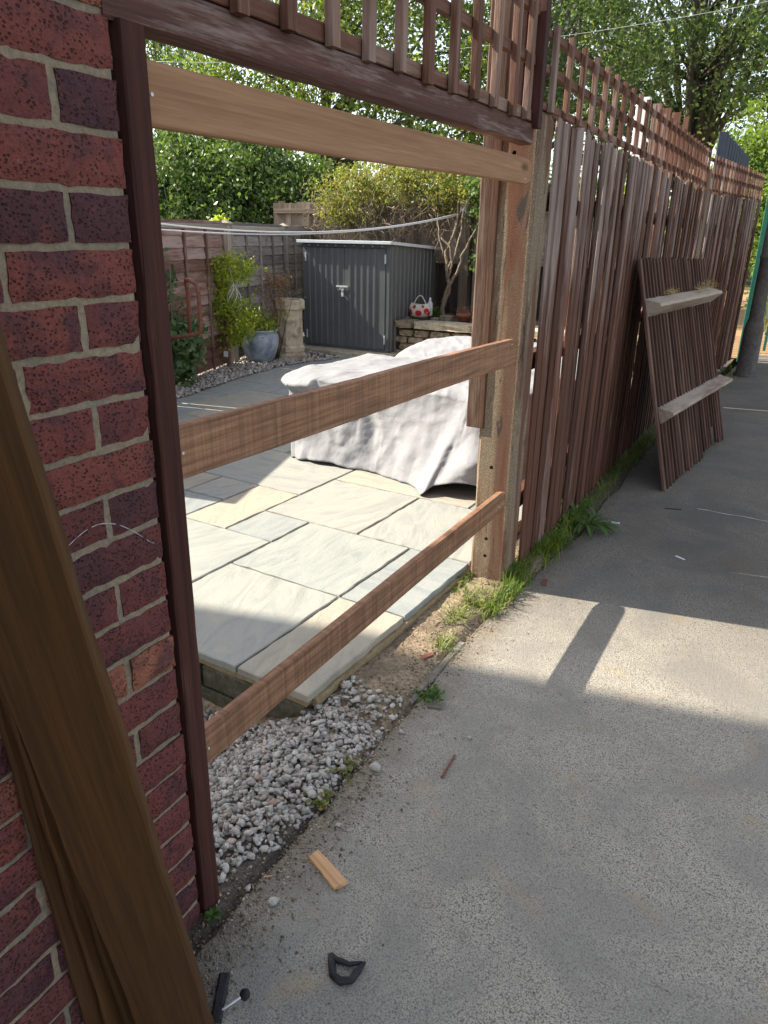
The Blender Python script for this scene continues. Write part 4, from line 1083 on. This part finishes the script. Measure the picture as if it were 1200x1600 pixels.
for k, (x, y, s, lab) in enumerate([(-2.62,7.42,1.0,'terracotta pot with a dead plant at the right of the raised bed'),(-2.36,7.38,.85,'smaller terracotta pot next to the pot with the dead plant')]):
    t = thing('terracotta_pot', lab, 'plant pot', (x,y,.43), 'terracotta pots in the raised bed')
    add('pot', lathe_me('pot', [(.06,0),(.085,.10),(.098,.105),(.10,.14),(.085,.14),(.08,.11)], 'terracotta', 18), t, Matrix.Translation((x,y,.43))@Matrix.Scale(s,4))
    C_ = np.array([[x,y,.60]])+rng.normal(size=(160,3))*np.array([.06,.06,.035]); add('dead_plant', quads_me('dead_plant', leaf_quads(C_, .02, aspect=.2), 'leaf_dry'), t)['kind'] = 'stuff'
for k, (x, y, s) in enumerate([(-2.86,7.45,.17),(-2.97,7.36,.11),(-2.18,7.34,.13)]):
    o = rock('bed_rock', (x,y,.46), (s,s*.8,s*.8), 'stone', None, 60+k)
    tag(o, ['largest rough rock lying between the vine trunk and the terracotta pots','small rock at the foot of the vine trunk','rough rock right of the terracotta pots'][k], 'rock', 'rocks in the raised bed')
_, L_ = clump_centres([(-3.12,7.62,.52,.10,.10,.09)], 10, 50, .035, .1, 19)
bf = thing('bed_fern', 'low green plant at the foot of the vine trunk', 'plant', (-3.12,7.62,.43)); add('foliage', quads_me('foliage', leaf_quads(L_, .022, aspect=.3), 'weed'), bf); tube('stem', [(-3.12,7.62,.42),(-3.115,7.62,.55)], .005, 'bark', bf)

# vine: twisted trunks and a heavy sunlit mass over the tall fence
vn = thing('climbing_vine', 'old climbing vine with twisted pale stems spread over the tall fence', 'climber', (-3.06,7.8,.43))
for pts, rads in [([(-3.07,7.75,.42),(-3.06,7.76,.62),(-3.00,7.78,.82),(-3.05,7.8,1.02),(-3.10,7.85,1.25),(-3.00,7.9,1.5),(-3.05,8.1,1.9)], [.035,.030,.026,.022,.018,.014,.01]),
                  ([(-3.06,7.76,.62),(-3.02,7.75,.80),(-2.90,7.78,1.0),(-2.86,7.8,1.2),(-2.78,7.85,1.4),(-2.70,7.95,1.62),(-2.72,8.1,1.9)], [.026,.022,.018,.015,.012,.01,.008]),
                  ([(-3.03,7.78,.9),(-2.97,7.78,1.10),(-3.02,7.8,1.3),(-3.18,7.85,1.42),(-3.26,7.9,1.3),(-3.28,7.9,1.18)], [.016,.014,.012,.010,.008,.006]),
                  ([(-3.05,7.8,1.02),(-2.95,7.8,1.22),(-2.92,7.85,1.45),(-2.93,7.95,1.75)], [.014,.012,.010,.007]),
                  ([(-3.10,7.8,1.2),(-3.2,7.85,1.45),(-3.3,8.0,1.7)], [.010,.008,.006])]:
    P = []; RD = []
    for i in range(len(pts)-1):
        for k in range(4):
            t_ = k/4; P.append(Vector(pts[i]).lerp(Vector(pts[i+1]), t_)+Vector((r.gauss(0,.006), r.gauss(0,.006), 0))); RD.append(lerp(rads[i], rads[i+1], t_))
    P.append(Vector(pts[-1])); RD.append(rads[-1]); tube('stem', P, RD, 'bark', vn, 7)
_, L_ = clump_centres([(-4.85,8.3,1.95,.55,.35,.30),(-4.2,8.3,2.08,.70,.40,.34),(-3.5,8.25,2.05,.65,.40,.30),(-3.0,8.2,1.95,.45,.38,.26),(-4.7,8.1,1.68,.45,.2,.15)], 290, 48, .10, .35, 22)
add('foliage', quads_me('foliage', leaf_quads(L_, .023, aspect=.42, droop=.6), 'leaf_vine'), vn)
_, L_ = clump_centres([(-2.45,8.1,1.35,.26,.25,.70),(-2.55,8.0,1.9,.4,.3,.25)], 110, 60, .075, .3, 23)
add('foliage', quads_me('foliage', leaf_quads(L_, .028, droop=.5), 'leaf_laurel'), vn)
V = []; F = []
for k in range(260):      # hanging bare runners
    x = r.uniform(-5.3,-2.8); y = 8.15+r.uniform(-.2,.2); z = r.uniform(1.55,2.05); P = [Vector((x,y,z))]
    for j in range(6): P.append(P[-1]+Vector((r.gauss(0,.06), r.gauss(0,.03), r.gauss(-.05,.045))))
    v, f = tube_vf(P, [.004]*6+[.002], 4, len(V)); V += v; F += f
add('runners', mesh('runners', V, F, 'bark', True), vn)

# ------------------------------------------------------------------ covered furniture
def cover():
    bot = [(-1.79,2.80),(-1.45,2.77),(-1.15,2.79),(-.78,2.66),(-.46,2.72),(-.30,3.0),(-.28,4.0),(-.45,5.1),(-1.0,5.35),(-1.62,5.3),(-1.86,4.6),(-1.93,3.9),(-1.98,3.2)]
    top = [(-1.90,2.98),(-1.50,2.97),(-1.15,2.98),(-.80,2.99),(-.50,3.02),(-.40,3.2),(-.38,4.0),(-.50,4.9),(-1.0,5.1),(-1.60,5.08),(-1.90,4.6),(-1.98,3.9),(-2.03,3.2)]
    def ring(P, n):
        P = [Vector((*p_, 0)) for p_ in P]+[Vector((*P[0], 0))]; Ls = [0]
        out = []; m_ = len(P)-1
        for k in range(n):
            t_ = k/n*m_; i = int(t_); f_ = t_-i
            p0, p1, p2, p3 = P[(i-1)%m_], P[i], P[(i+1)%m_], P[(i+2)%m_]
            out.append(.5*((2*p1)+(-p0+p2)*f_+(2*p0-5*p1+4*p2-p3)*f_*f_+(-p0+3*p1-3*p2+p3)*f_**3))
        return out
    n = 520; B = ring(bot, n); T = ring(top, n); V = []; F = []; cz = Vector((-1.2,4.0,0)); rows = 48
    def crease(x, y, z):
        w = Vector((x, y, z))*2.3; w += .5*Vector((noise.noise(w), noise.noise(w+Vector((9,0,0))), noise.noise(w+Vector((0,9,0)))))
        dd = noise.voronoi(w)[0]; return max(0.0, .22-(dd[1]-dd[0]))/.22
    def topz(x, y):
        z = .565 + .055*math.exp(-((y-4.95)/.45)**2) - .085*math.exp(-((y-4.35)/.22)**2)
        z += .02*math.exp(-(((x+1.2)/.3)**2+((y-3.4)/.3)**2)) + .016*fbm(x, y, 0, 3)
        cr = abs(fbm(x*1.3, y, 2, 2.2)); z += .022*(.25-min(.25, cr))
        return z
    for j in range(rows+1):
        t_ = j/rows                       # 0 = hem, 1 = top edge
        for k in range(n):
            a = k/n*13                    # corner index coordinate
            hem = .066
            if 0.15 < a < 1.3: hem += .020*math.sin((a-.15)/1.15*math.pi)
            if 2.98 < a < 4.3: hem += .085*math.sin((a-2.98)/1.32*math.pi)**.7
            b, tt = B[k], T[k]; zt = topz(tt.x, tt.y)-.02
            s = t_**1.0; p_ = b.lerp(tt, 1-(1-s)**1.35) if True else 0
            out = Vector((b.x-cz.x, b.y-cz.y, 0)).normalized()
            # hanging folds that spread towards the hem, some sharp, some broad
            fo = .050*(1-s)**.8*(abs(fbm(a*1.0, 5.5, s*.35, .42))*2-.55) + .07*(1-s)*s*(fbm(a, 1.3, s*.8, .5))
            if 2.6 < a < 3.4: fo += .11*(1-s)**1.4*math.exp(-((a-3.02-.35*(s))/.13)**2)
            if 3.3 < a < 4.2: fo += .10*math.exp(-((s-.28)/.16)**2)*math.sin((a-3.3)/.9*math.pi)
            if .9 < a < 1.9: fo += -.05*math.exp(-((a-1.35-.5*(1-s))/.16)**2)*(1-abs(2*s-1))
            if a > 12.4 or a < .5: fo += .05*math.exp(-((s-.93)/.07)**2)
            fo += .005*fbm(a*2.4, s*5, 3, 1.6)
            q_ = p_+out*fo; z = hem+(zt-hem)*s
            V.append((q_.x, q_.y, z+.004*fbm(a*3, s*4, 1, 1)))
            cr_ = .011*crease(*V[-1])*min(1, (1-s)*4+.3); V[-1] = (V[-1][0]+out.x*cr_, V[-1][1]+out.y*cr_, V[-1][2])
    # top surface, rings shrinking inwards
    tr = 34
    for j in range(1, tr+1):
        s = j/tr; k2 = 1-s
        for k in range(n):
            tt = T[k]; x = cz.x+(V[rows*n+k][0]-cz.x)*k2; y = cz.y+(V[rows*n+k][1]-cz.y)*k2
            e = min(1, s*7); z = lerp(V[rows*n+k][2], topz(x, y)+.004, 1-(1-e)**2)
            V.append((x, y, z+.004*abs(fbm(x, y, 7, 7))+.010*crease(x, y, z)*e))
    for j in range(rows+tr):
        for k in range(n):
            a = j*n+k; b = j*n+(k+1)%n; F.append((a, b, b+n, a+n))
    return mesh('furniture_cover', V, F, 'cover', True)
fc = thing('covered_furniture', 'garden furniture under a crumpled pale grey weather cover on the patio', 'covered furniture', (-1.2,3.9,.06))
me = cover(); cvo = add('furniture_cover', me, fc)
sol = cvo.modifiers.new('thickness', 'SOLIDIFY'); sol.thickness = .002
add('furniture_leg', boxes_me('furniture_leg', [(-1.66,-1.60,2.90,2.96,.061,.40)], 'black'), fc)
add('furniture_leg', boxes_me('furniture_leg', [(-.66,-.60,2.92,2.98,.061,.40)], 'black'), fc)
add('furniture_frame', boxes_me('furniture_frame', [(-1.68,-.55,3.0,4.9,.20,.44)], 'black'), fc)

# ------------------------------------------------------------------ clothesline, wires, white post and lattice
cl = thing('clothesline', 'white twin clothesline sagging from its bracket across the shed roof', 'clothesline', (-3.05,8.2,1.73))
def sag(a, b, d, n=18): a, b = Vector(a), Vector(b); return [a.lerp(b, k/n)-Vector((0,0,d*4*(k/n)*(1-k/n))) for k in range(n+1)]
A0 = Vector((-3.03,8.20,1.72))
tube('line', sag(A0, (-3.91,3.50,1.51), .16, 30), .0065, 'rope', cl, 5)
tube('line', sag(A0-Vector((0,0,.02)), (-3.89,3.50,1.455), .135, 30), .0065, 'rope', cl, 5)
cbx = thing('line_reel', 'white clothesline reel box fixed to the top of the broad post', 'line reel', (-3.03,8.2,1.7))
add('reel_case', boxes_me('reel_case', [(-3.07,-2.99,8.16,8.24,1.70,1.85)], 'white'), cbx)
add('reel_hook', boxes_me('reel_hook', [(-3.05,-3.035,8.14,8.16,1.70,1.725),(-3.02,-3.005,8.14,8.16,1.70,1.725)], 'black'), cbx)
for k, (a, b, lab) in enumerate([((-9,14,6.2),(3,17,7.4),'thin overhead wire crossing before the right hand trees'),((-10,10,4.25),(0,12,4.55),'thin overhead wire seen between the trellis uprights')]):
    tag(tube('overhead_wire', sag(a, b, .25, 20), .0035, 'rope', None, 4), lab, 'wire', 'overhead wires')
o = add('white_post', bar_me('white_post', 2.92, .135, .09, 'white', seg=2, ch=.006), None, frame((-.955,8.0,-.1),(0,0,1), y=(1,0,0)))
tag(o, 'plain white post in the garden seen through the lane trellis', 'post')
ls = thing('lattice_screen', 'brown garden lattice screen behind the lane trellis right of the white post', 'lattice screen', (-.6,7.9,0))
q = random.Random(3)
for k in range(9):
    x = -.93+k*.10; w = .085 if k < 3 else .05
    bar('slat', (x+.14, 7.9, 0), (x+.14, 7.9, 2.74-.045*k if k < 4 else 2.12), w, .03, 'trellis', ls, y=(1,0,0), seg=5, jit=.001, seed=k)
for z in (1.0, 1.9): bar('crossbar', (-.97,7.93,z), (-.05,7.93,z-.03), .04, .02, 'trellis', ls, y=(0,0,1), seg=4, seed=int(z*10))

# ------------------------------------------------------------------ trees and hedges
tree('sycamore_tree', 'broad bright green sycamore behind the garden, left of the vine', (-9.6,15.0,-.1), (-9.4,14.8,7.0),
     [(-9.8,14.0,6.4,3.3,2.6,2.9),(-7.6,14.5,5.4,2.4,2.0,2.4),(-10.6,13.6,3.9,2.0,1.8,1.5),(-6.4,14.0,4.0,1.8,1.6,1.5)], 360, 95, .30, .050, 'leaf_mid', .20, nlimb=60, seed=3, shell=.35)
tree('lime_tree', 'darker green tree behind the vine and the nearer trellis', (-5.2,17.0,-.1), (-5.4,16.8,7.0),
     [(-5.2,16.4,6.4,2.6,2.4,3.0),(-6.4,16.2,4.4,2.0,1.6,1.5),(-3.8,16.6,4.6,1.6,1.5,2.0)], 210, 95, .32, .050, 'leaf_dark', .22, nlimb=50, seed=4, shell=.35)
tree('birch_tree', 'pale drooping birch at the far left above the top board', (-19.0,19.0,-.1), (-18.9,19,8.8),
     [(-19.4,19,7.8,1.6,1.6,2.4),(-17.6,19,6.4,1.1,1.2,1.9),(-20.2,18.6,5.6,1.2,1.2,1.6)], 230, 95, .28, .045, 'leaf_birch', .12, nlimb=40, seed=5, droop=1.2, shell=.25)
tree('plane_tree', 'large mottled trunk tree above the far end of the lane', (-2.15,20.5,-.1), (-2.6,20.6,9.0),
     [(-3.6,20,7.6,2.9,2.4,3.0),(-.9,20.4,7.6,2.6,2.2,2.8),(-4.6,19.6,5.3,1.7,1.6,1.5),(-1.7,19.8,5.2,1.9,1.4,1.3)], 270, 95, .31, .050, 'leaf_dark', .24, nlimb=70, seed=6, shell=.35)
tree('maple_tree', 'airy green tree over the middle of the lane fence', (-5.0,24.0,-.1), (-5.2,24,10.5),
     [(-6.0,23.6,8.6,3.0,2.4,3.0),(-3.4,23.4,6.0,2.2,2,1.8)], 90, 90, .38, .058, 'leaf_dark', .22, nlimb=50, seed=7, shell=.35)
tree('ash_tree', 'dark trunk tree at the right edge above the green pole', (.5,18.0,-.1), (.9,17.8,8.5),
     [(1.1,17.4,6.8,2.4,2.2,2.8),(-.4,17.8,5.0,1.4,1.4,1.5),(2.2,16.8,3.8,1.6,1.6,1.6)], 170, 95, .30, .052, 'leaf_dark', .20, nlimb=50, seed=8, shell=.35)
tree('sunny_bush', 'tall sunlit yellow green bush behind the navy steel fence', (-.2,14.6,-.1), (-.1,14.6,2.6),
     [(-.15,14.4,2.45,.85,.8,1.15),(.5,14.2,1.7,.7,.7,1.1)], 200, 80, .17, .040, 'leaf_bright', .05, nlimb=20, seed=9, cat='bush', shell=.3, trunkname='stem')
tree('end_bush', 'low leafy bush behind the green railing at the end of the lane', (1.2,12.4,-.1), (1.2,12.4,1.4),
     [(.7,12.3,.95,.6,.5,.75),(1.7,12.3,1.1,.8,.5,.8),(2.6,12.0,1.6,.9,.5,1.2)], 170, 80, .15, .038, 'leaf_bright', .04, nlimb=16, seed=10, cat='bush', shell=.3, trunkname='stem')
def bushy(name, label, blobs, nc, per, sp, ls_, mat, seed, cat='hedge'):
    t = thing(name, label, cat, (blobs[0][0], blobs[0][1], 0))
    cc, L_ = clump_centres(blobs, nc, per, sp, .55, seed)
    add('foliage', quads_me('foliage', leaf_quads(L_, ls_, droop=.3), mat), t)
    V = []; F = []; q = random.Random(seed)
    for c in cc[::4]:
        e = Vector(c); b = Vector((blobs[0][0]+(c[0]-blobs[0][0])*.6, blobs[0][1]+(c[1]-blobs[0][1])*.6, 0))
        v, f = tube_vf([b, b.lerp(e, .6)+Vector((q.gauss(0,.05), q.gauss(0,.05), 0)), e], [.03,.018,.005], 5, len(V)); V += v; F += f
    add('stems', mesh('stems', V, F, 'treebark', True), t); return t
bushy('laurel_hedge', 'dense dark green bush behind the brown lap fence panel', [(-8.6,9.2,1.55,1.35,.9,1.35),(-7.3,9.6,1.40,1.0,.8,1.20),(-9.9,8.9,1.7,1.0,.9,1.2),(-6.5,9.9,1.5,.7,.6,1.1),(-8.4,9.6,2.5,1.7,.7,.6)], 950, 90, .14, .038, 'leaf_laurel', 31)
bushy('fence_creeper', 'yellow lit shoots peeping over the grey capped fence post', [(-5.10,6.0,1.50,.16,.12,.10)], 10, 30, .035, .03, 'leaf_yellow', 33, 'creeper')
# woodland that closes the view behind everything
L_ = []
rw = np.random.default_rng(77)
for k in range(95):
    a = R(-62+k*1.02); D_ = 34+6*rw.random()
    c = np.array([D_*math.sin(a), D_*math.cos(a), 0]); h = 3.2+2.2*rw.random()
    m_ = 420; d = rw.normal(size=(m_,3)); d /= np.linalg.norm(d,axis=1)[:,None]
    L_.append(c+d*np.array([1.7,1.5,h*.55])*(.7+.4*rw.random((m_,1)))+np.array([0,0,h*.5]))
tag(add('far_woodland', quads_me('far_woodland', leaf_quads(np.concatenate(L_), .17), 'leaf_mid')), 'far belt of green woodland behind the gardens', 'woodland', kind='stuff')

# ------------------------------------------------------------------ house beyond the left of the picture (throws the shade over the near lane)
hs = thing('neighbour_house', 'brown brick house standing left of the garden', 'house', (-11,-4,0))
add('wall', boxes_me('wall', [(-15,-8.0,-9,-.50,-.17,6.5)], 'housebrick'), hs)
add('upper_storey', boxes_me('upper_storey', [(-15.1,-7.95,-9.1,-.33,6.5,9.6)], 'housebrick'), hs)
V = [(-15.4,-9.3,9.6),(-7.8,-9.3,9.6),(-7.8,-.25,9.6),(-15.4,-.25,9.6),(-15.4,-9.3,9.85),(-7.8,-9.3,9.85),(-7.8,-.25,9.85),(-15.4,-.25,9.85),(-11.6,-6,12.2),(-11.6,-2.2,12.2)]
add('roof', mesh('roof', V, [(3,2,1,0),(0,1,5,4),(1,2,6,5),(2,3,7,6),(3,0,4,7),(4,5,8),(5,6,9,8),(6,7,9),(7,4,8,9)], 'rooftile'), hs)
HM = Matrix.Translation((-7.95,.02,0))@rot(R(14.0))@Matrix.Translation((7.95,-.02,0))
for o in hs.children: o.matrix_basis = WM[hs].inverted()@HM

# ------------------------------------------------------------------ grass, weeds, litter on the lane
def blades(C, h, w, lean_=.5, seed=0):
    q = np.random.default_rng(seed); N = len(C); C = np.asarray(C, dtype=float)
    a = q.random(N)*2*np.pi; d = np.stack([np.cos(a), np.sin(a), np.zeros(N)], 1); s = np.stack([-np.sin(a), np.cos(a), np.zeros(N)], 1)
    hh = (h*(.45+.8*q.random(N)))[:, None]; ln = hh*lean_*(.3+1.2*q.random((N,1))); z = np.array([0,0,1.0])
    p0 = C; p1 = C+z*hh*.55+d*ln*.35; p2 = C+z*hh*(1-.25*lean_)+d*ln
    w_ = w*(.6+.7*q.random((N,1)))
    A = np.stack([p0-s*w_*.5, p0+s*w_*.5, p1+s*w_*.42, p1-s*w_*.42], 1); B = np.stack([p1-s*w_*.42, p1+s*w_*.42, p2+s*w_*.04, p2-s*w_*.04], 1)
    V = np.stack([A, B], 1).reshape(-1, 3)
    # shared-island strip: 6 distinct corners
    me = bpy.data.meshes.new('blades'); VV = np.stack([p0-s*w_*.5, p0+s*w_*.5, p1-s*w_*.42, p1+s*w_*.42, p2-s*w_*.04, p2+s*w_*.04], 1).reshape(-1, 3)
    base = 6*np.arange(N)[:, None]; FF = np.concatenate([base+np.array([0,1,3,2]), base+np.array([2,3,5,4])], 1).reshape(-1, 4)
    me.vertices.add(len(VV)); me.vertices.foreach_set('co', VV.ravel().astype(np.float32))
    me.loops.add(FF.size); me.loops.foreach_set('vertex_index', FF.ravel().astype(np.int32))
    me.polygons.add(len(FF)); me.polygons.foreach_set('loop_start', np.arange(0, FF.size, 4, dtype=np.int32)); me.polygons.foreach_set('loop_total', np.full(len(FF), 4, dtype=np.int32))
    me.materials.append(MAT['grass']); me.update(calc_edges=True); return me
def grass(pts, n, h, w, lean_, seed, label):
    q = random.Random(seed); C = []
    for _ in range(n):
        (x, y, sx_, sy_) = q.choice(pts); px, py = q.gauss(x, sx_), q.gauss(y, sy_); C.append((px, py, max(-.004, soil_z(px, py) if py < 2.3 else .008)))
    return tag(add('grass', blades(C, h, w, lean_, seed)), label, 'grass', kind='stuff')
grass([(.02,2.05,.025,.05),(.05,1.92,.025,.05),(.05,1.80,.02,.05),(.045,1.66,.02,.04),(.02,1.98,.03,.04)], 620, .075, .0045, .8, 1, 'bright green grass sprouting at the foot of the near concrete post')
grass([(-.02,1.60,.03,.05),(-.05,1.50,.03,.04),(-.16,1.84,.02,.04),(-.07,1.70,.04,.04),(.0,1.28,.02,.03)], 330, .045, .0035, 1.1, 2, 'thin grass blades on the sunlit soil strip')
grass([(.05,2.3+.13*k,.03,.07) for k in (0,1,3)], 850, .085, .0045, .9, 3, 'shaded grass along the foot of the near fence bay')
grass([(.06,3.0+.2*k,.03,.09) for k in range(10)]+[(.12,4.8+.3*k,.05,.12) for k in range(4)]+[(.34,7.8,.06,.3),(.3,8.6,.05,.3)], 1100, .065, .004, 1.1, 4, 'dark grass growing behind the leaning panel and along the far fence')
def weed(name, label, c, n, L0, w0, mat, seed, up_=.35, grp=None, cat='weed'):
    """rosette of long arching leaves, each leaf a creased strip"""
    q = random.Random(seed); t = thing(name, label, cat, c, grp); c = Vector(c)
    for k in range(n):
        a = 2*math.pi*k/n+q.uniform(-.3,.3); Lf = L0*q.uniform(.6,1.15); d = Vector((math.cos(a), math.sin(a), 0)); s = Vector((-d.y, d.x, 0)); V = []; F = []; m_ = 6; e = up_*q.uniform(.5,1.4)
        for j in range(m_+1):
            u = j/m_; p_ = c+d*(Lf*u)+Vector((0,0,Lf*e*(u*1.6-u*u*1.5)+.004)); w = w0*(math.sin(math.pi*(u*.85+.1))**.8)*(1 if j < m_ else .1)*(1+.25*(j%2))
            V += [p_-s*w*.5+Vector((0,0,w*.18)), p_, p_+s*w*.5+Vector((0,0,w*.18))]
        for j in range(m_):
            b = j*3; F += [(b,b+1,b+4,b+3),(b+1,b+2,b+5,b+4)]
        add('leaf', mesh('leaf', [v-c for v in V], F, mat), t, Matrix.Translation(c))
    return t
weed('dandelion_weed', 'large dandelion like weed with long leaves at the fence foot', (.14,2.73,.01), 20, .17, .030, 'weed', 3, .45, 'weeds along the fence foot')
weed('dandelion_weed', 'upright leafy weed against the fence just behind the largest weed', (.05,2.86,.01), 13, .13, .026, 'weed', 4, 1.1, 'weeds along the fence foot')
weed('dandelion_weed', 'low weed half in the grass nearest the concrete post', (.08,2.45,.01), 10, .09, .02, 'weed', 5, .5, 'weeds along the fence foot')
def sprig(label, c, n, sp, ls_, seed, mat='weed'):
    q = np.random.default_rng(seed); t = thing('small_weed', label, 'weed', c, 'small weeds along the edge of the path'); c = Vector(c)
    V = []; F = []; C_ = []
    for k in range(n):
        a = q.random()*6.28; e = c+Vector((math.cos(a), math.sin(a), 0))*sp*(.3+q.random())+Vector((0,0,.008+.02*q.random()))
        v, f = tube_vf([c, c.lerp(e,.5)+Vector((0,0,.006)), e], [.0013,.001,.0007], 4, len(V)); V += v; F += f
        for m_ in range(4): C_.append(np.array(c.lerp(e, .4+.6*q.random()))+q.normal(size=3)*.004)
    add('stems', mesh('stems', V, F, mat, True), t)
    add('leaves', quads_me('leaves', leaf_quads(np.array(C_), ls_, flat=.6), mat), t)
sprig('small creeping weed on the path edge above the gravel', (.085,.985,.006), 22, .05, .009, 1)
sprig('straggly pale weed growing out of the gravel edge', (.02,.56,-.004), 24, .055, .007, 2, 'leaf_vine')
sprig('two leaved weed with pale sprays below the gravel', (.035,.42,-.004), 22, .042, .008, 3, 'leaf_vine')
sprig('scrap of creeper on the sunlit soil left of the grass', (-.04,1.62,.02), 20, .05, .008, 4, 'leaf_vine')
weed('seedling', 'bright two leaf seedling in the gravel edge weed', (.03,.415,.0), 4, .022, .012, 'weed', 8, .8, None, 'seedling')
weed('seedling', 'little seedling at the foot of the dark wall batten', (.022,.012,.0), 6, .028, .014, 'weed', 9, .8, None, 'seedling')

# loose bits on the lane
def chip(name, label, cat, c, L_, w, t_, ang, mat, seed, grp=None, taper=.8):
    o = add(name, bar_me(name, L_, w, t_, mat, seg=8, jit=w*.03, wob=w*.02, ch=.001, seed=seed, taper=taper, ends=w*.12), None, Matrix.Translation((c[0], c[1], t_*.5+.001+(c[2] if len(c) > 2 else 0)))@rot(ang))
    return tag(o, label, cat, grp)
chip('wood_chip', 'fresh split wooden offcut lying on the path near the gravel', 'wood offcut', (.118,.262), .118, .030, .009, R(-22), 'chip', 1, taper=1.25)
chip('wood_splinter', 'small pale splinter on the dark soil beside the batten', 'splinter', (.055,.150), .018, .004, .003, R(40), 'chip', 2)
chip('red_splinter', 'thin red brown splinter lying on the middle of the path', 'splinter', (.275,.665), .105, .007, .005, R(94), 'redtwig', 3, taper=.6)
chip('bark_flake', 'dry curled bark flake on the path above the creeping weed', 'bark flake', (.095,.94), .045, .012, .006, R(15), 'tallplank', 4)
chip('dead_leaf', 'brown dead leaf on the sunlit soil strip', 'dead leaf', (-.04,1.17,.012), .045, .022, .006, R(60), 'redtwig', 5)
chip('dead_leaf', 'brown dead leaf at the shadow edge beside the grass', 'dead leaf', (.15,1.98), .06, .02, .004, R(100), 'redtwig', 6)
chip('dead_leaf', 'curled brown leaf beside the foot of the concrete post', 'dead leaf', (-.20,1.75,.012), .06, .025, .008, R(20), 'redtwig', 7)
chip('twig', 'short dark twig on the shaded part of the path', 'twig', (.44,3.28), .09, .005, .004, R(20), 'black', 8)
chip('white_flake', 'small white flake on the shaded path below the chalk line', 'flake', (.60,2.62), .05, .014, .002, R(-30), 'white', 9)
chip('white_flake', 'tiny white paper scrap beside the large weed leaf tip', 'flake', (.24,2.85,.02), .04, .02, .004, R(10), 'white', 10)
lc = [Vector((.60+.04*k, 3.37+.006*math.sin(k*1.3)-.0*k, .0022)) for k in range(14)]
V = []; F = []
for k, p_ in enumerate(lc): w = .0022*(1+.5*math.sin(k*2.1)); V += [(p_.x, p_.y-w, .004), (p_.x, p_.y+w, .004)]
for k in range(len(lc)-1): F.append((2*k,2*k+2,2*k+3,2*k+1))
tag(add('chalk_line', mesh('chalk_line', V, F, 'white')), 'thin white scratch line across the shaded path', 'line mark')
q = random.Random(71)
for k, (x, y, s, lab) in enumerate([(.12,.37,.016,'white pebble on the path between the wooden offcut and the gravel weed'),(.115,.105,.015,'white pebble on the path below the wooden offcut'),(.045,.105,.017,'pale pebble on the dark soil next to the batten foot'),(.275,.86,.013,'pebble lying alone beyond the red splinter'),(.085,.78,.018,'pale chipping off the gravel edge under the creeping weed'),(.09,.60,.020,'brown grey chipping at the outer gravel edge')]):
    tag(add('pebble', stones_me('pebble', [(x,y,.004)], s*1.25, 'gravel', 200+k)), lab, 'pebble', 'loose pebbles on the path')
for k in range(6):
    x, y = [(.215,.235),(.19,.175),(.235,.50),(.33,.62),(.20,.60),(.16,.25)][k]
    tag(add('dark_crumb', stones_me('dark_crumb', [(x,y,.002)], .009 if k else .016, 'darksoil', 300+k)), ['reddish dark crumb right of the wooden offcut','dark crumb below the reddish crumb','round dark speck in the middle of the path','dark speck right of the red splinter','dark speck near the gravel on the path','dark speck beside the wooden offcut'][k], 'crumb', 'dark crumbs on the path')
# black rubber ring torn open
pts = [(-.036,.030),(-.030,.012),(-.022,-.012),(-.004,-.022),(.016,-.018),(.026,.004),(.036,.026),(.022,.020),(.006,.016),(-.010,.020),(-.022,.020),(-.036,.030)]
Mr = Matrix.Translation((.345,.046,.007))@rot(.35)
V, F = tube_vf([(a, b, .001*math.sin(k*2)) for k, (a, b) in enumerate(pts)], [.006,.0075,.008,.0085,.008,.0075,.004,.0045,.005,.006,.006,.006], 8)
for i in range(len(V)): V[i] = Mr@(Vector(V[i])+Vector((0,0,0))+.0012*Vector((noise.noise(Vector(V[i])*160), noise.noise(Vector(V[i])*170+Vector((5,0,0))), 0)))
tag(add('rubber_loop', mesh('rubber_loop', V, F, 'black', True)), 'crumpled black rubber loop on the path in front', 'rubber loop')
sp = thing('black_strap', 'black folded strap tool with a small wing lying by the leaning planks', 'tool', (.15,-.12,0))
bar('strap_body', (.140,-.085,.010), (.188,-.165,.012), .022, .014, 'black', sp, z=(0,0,1), seg=8, jit=.001, seed=2, ch=.004)
tube('wire_arm', [(.182,-.150,.014),(.196,-.128,.020),(.205,-.112,.024)], .0022, 'steel', sp, 6)
add('knob', lathe_me('knob', [(.004,-.004),(.010,-.003),(.011,.003),(.005,.005)], 'black', 12), sp, Matrix.Translation((.209,-.103,.024))@Matrix.Rotation(1.0,4,'X'))
